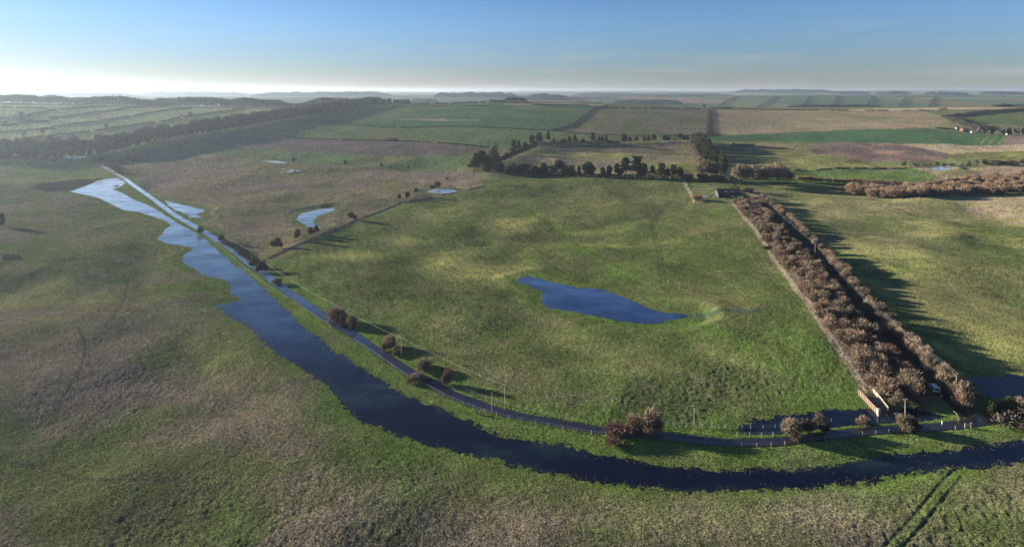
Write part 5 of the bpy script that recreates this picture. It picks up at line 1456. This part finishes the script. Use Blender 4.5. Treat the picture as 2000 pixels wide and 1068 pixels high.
# field gate on the near verge and small signs
def gate(px0, py0, px1, py1, label):
    p0, p1 = P(px0, py0), P(px1, py1)
    o = (p0[0], p0[1], gz(*p0)); r = tag(empty('field_gate', o), label, 'gate')
    d = Vector((p1[0] - o[0], p1[1] - o[1], gz(*p1) - o[2]))
    for k in range(5):
        z = .25 + k * .24
        MB().bar((0, 0, z), d + Vector((0, 0, z)), .05, .1).build('bar', M_POST, r)
    for t in (0, 1):
        q = d * t
        MB().box(q.x - .13, q.y - .13, q.z - .3, q.x + .13, q.y + .13, q.z + 1.5).build('gatepost', M_POST, r)
    MB().bar((0, .06, .25), d + Vector((0, .06, 1.2)), .04, .09).build('brace', M_POST, r)
gate(1885, 834, 1897, 833, 'wooden field gate in the near verge before the brown hedge')
gate(930, 800, 938, 803, 'small broken gate on the near verge by the stay pole')
X, Y = P(1838, 783)
r = tag(empty('road_sign', (X, Y, gz(X, Y))), 'small pale road sign on a post at the lane mouth', 'sign')
MB().tube([(0, 0, -.2), (0, 0, 2.0)], .05, 6).build('post', M_POST, r)
MB().box(-.35, -.09, 1.3, .35, -.05, 2.1).build('sign_plate', M_CONC, r)
X, Y = P(1840, 827)
tag(MB().tube([(0, 0, -.2), (0, 0, .8), (0, 0, 1.05)], [.12, .12, .08], 8).build('marker_post', M_WHITE), 'white marker post at the edge of the road by the junction', 'post').location = (X, Y, gz(X, Y))
# white rail at the junction kerb
rail_pts = [P(1862, 808), P(1868, 812), P(1872, 818), P(1872, 823)]
r = tag(empty('guard_rail', (rail_pts[0][0], rail_pts[0][1], gz(*rail_pts[0]))), 'curved pale handrail at the mouth of the lane', 'railing')
O = Vector(r.location)
q3 = [Vector((x, y, gz(x, y))) - O for x, y in rail_pts]
MB().tube([q + Vector((0, 0, 1.0)) for q in q3], .07, 6).build('rail', M_POST, r)
for q in q3:
    MB().tube([q + Vector((0, 0, -.2)), q + Vector((0, 0, 1.0))], .07, 6).build('post', M_POST, r)
# little timber enclosure in the pasture
cor = [P(908, 479.5), P(941, 481), P(946, 474), P(914, 473)]
r = tag(empty('sheep_pen', (cor[0][0], cor[0][1], gz(*cor[0]))), 'small dark rectangular timber pen alone in the big pasture', 'pen')
O = Vector(r.location)
q3 = [Vector((x, y, gz(x, y))) - O for x, y in cor]
seg = [(q3[i], q3[(i + 1) % 4]) for i in range(4)] + [(q3[0].lerp(q3[1], .5), q3[3].lerp(q3[2], .5))]
for a, c in seg:
    for z in (.5, 1.1):
        MB().bar(a + Vector((0, 0, z)), c + Vector((0, 0, z)), .06, .12).build('rail', M_DARKW, r)
    for t in (0, .5):
        q = a.lerp(c, t)
        MB().box(q.x - .15, q.y - .15, q.z - .3, q.x + .15, q.y + .15, q.z + 1.6).build('post', M_DARKW, r)
# fenced brush plot at the left edge
cor = [P(6, 508), P(42, 507), P(38, 499), P(4, 500)]
r = tag(empty('brush_plot', (cor[0][0], cor[0][1], gz(*cor[0]))), 'small fenced plot of dark brush at the left edge of the meadow', 'fenced plot')
O = Vector(r.location)
q3 = [Vector((x, y, gz(x, y))) - O for x, y in cor]
for i in range(4):
    a, c = q3[i], q3[(i + 1) % 4]
    MB().bar(a + Vector((0, 0, .9)), c + Vector((0, 0, .9)), .08, .14).build('rail', M_POST if i == 3 else M_DARKW, r)
    for t in (0, .33, .66):
        q = a.lerp(c, t)
        MB().box(q.x - .1, q.y - .1, q.z - .3, q.x + .1, q.y + .1, q.z + 1.3).build('post', M_DARKW, r)
rng = np.random.default_rng(5)
n = 900
s, t = rng.random(n), rng.random(n)
pp = np.array([list(q3[0] * (1 - a) * (1 - b) + q3[1] * a * (1 - b) + q3[2] * a * b + q3[3] * (1 - a) * b) for a, b in zip(s, t)])
pp[:, 2] += rng.random(n) * .7
d = rng.normal(size=(n, 3)); d[:, 2] = np.abs(d[:, 2]) + .6; d /= np.linalg.norm(d, axis=1)[:, None]
V, Fc = tri_cloud(pp, d, .5 + .5 * rng.random(n), np.full(n, .1), rng)
link('brush', mesh_np('brush', V, Fc, M_TWIGD), r)
tag(MB().bar((0, 0, .3), (5, .5, .6), .9, .8).build('log', M_DARKW), 'dark log stranded in the bright floodwater', 'log').location = (*P(222, 364.5), -.25)
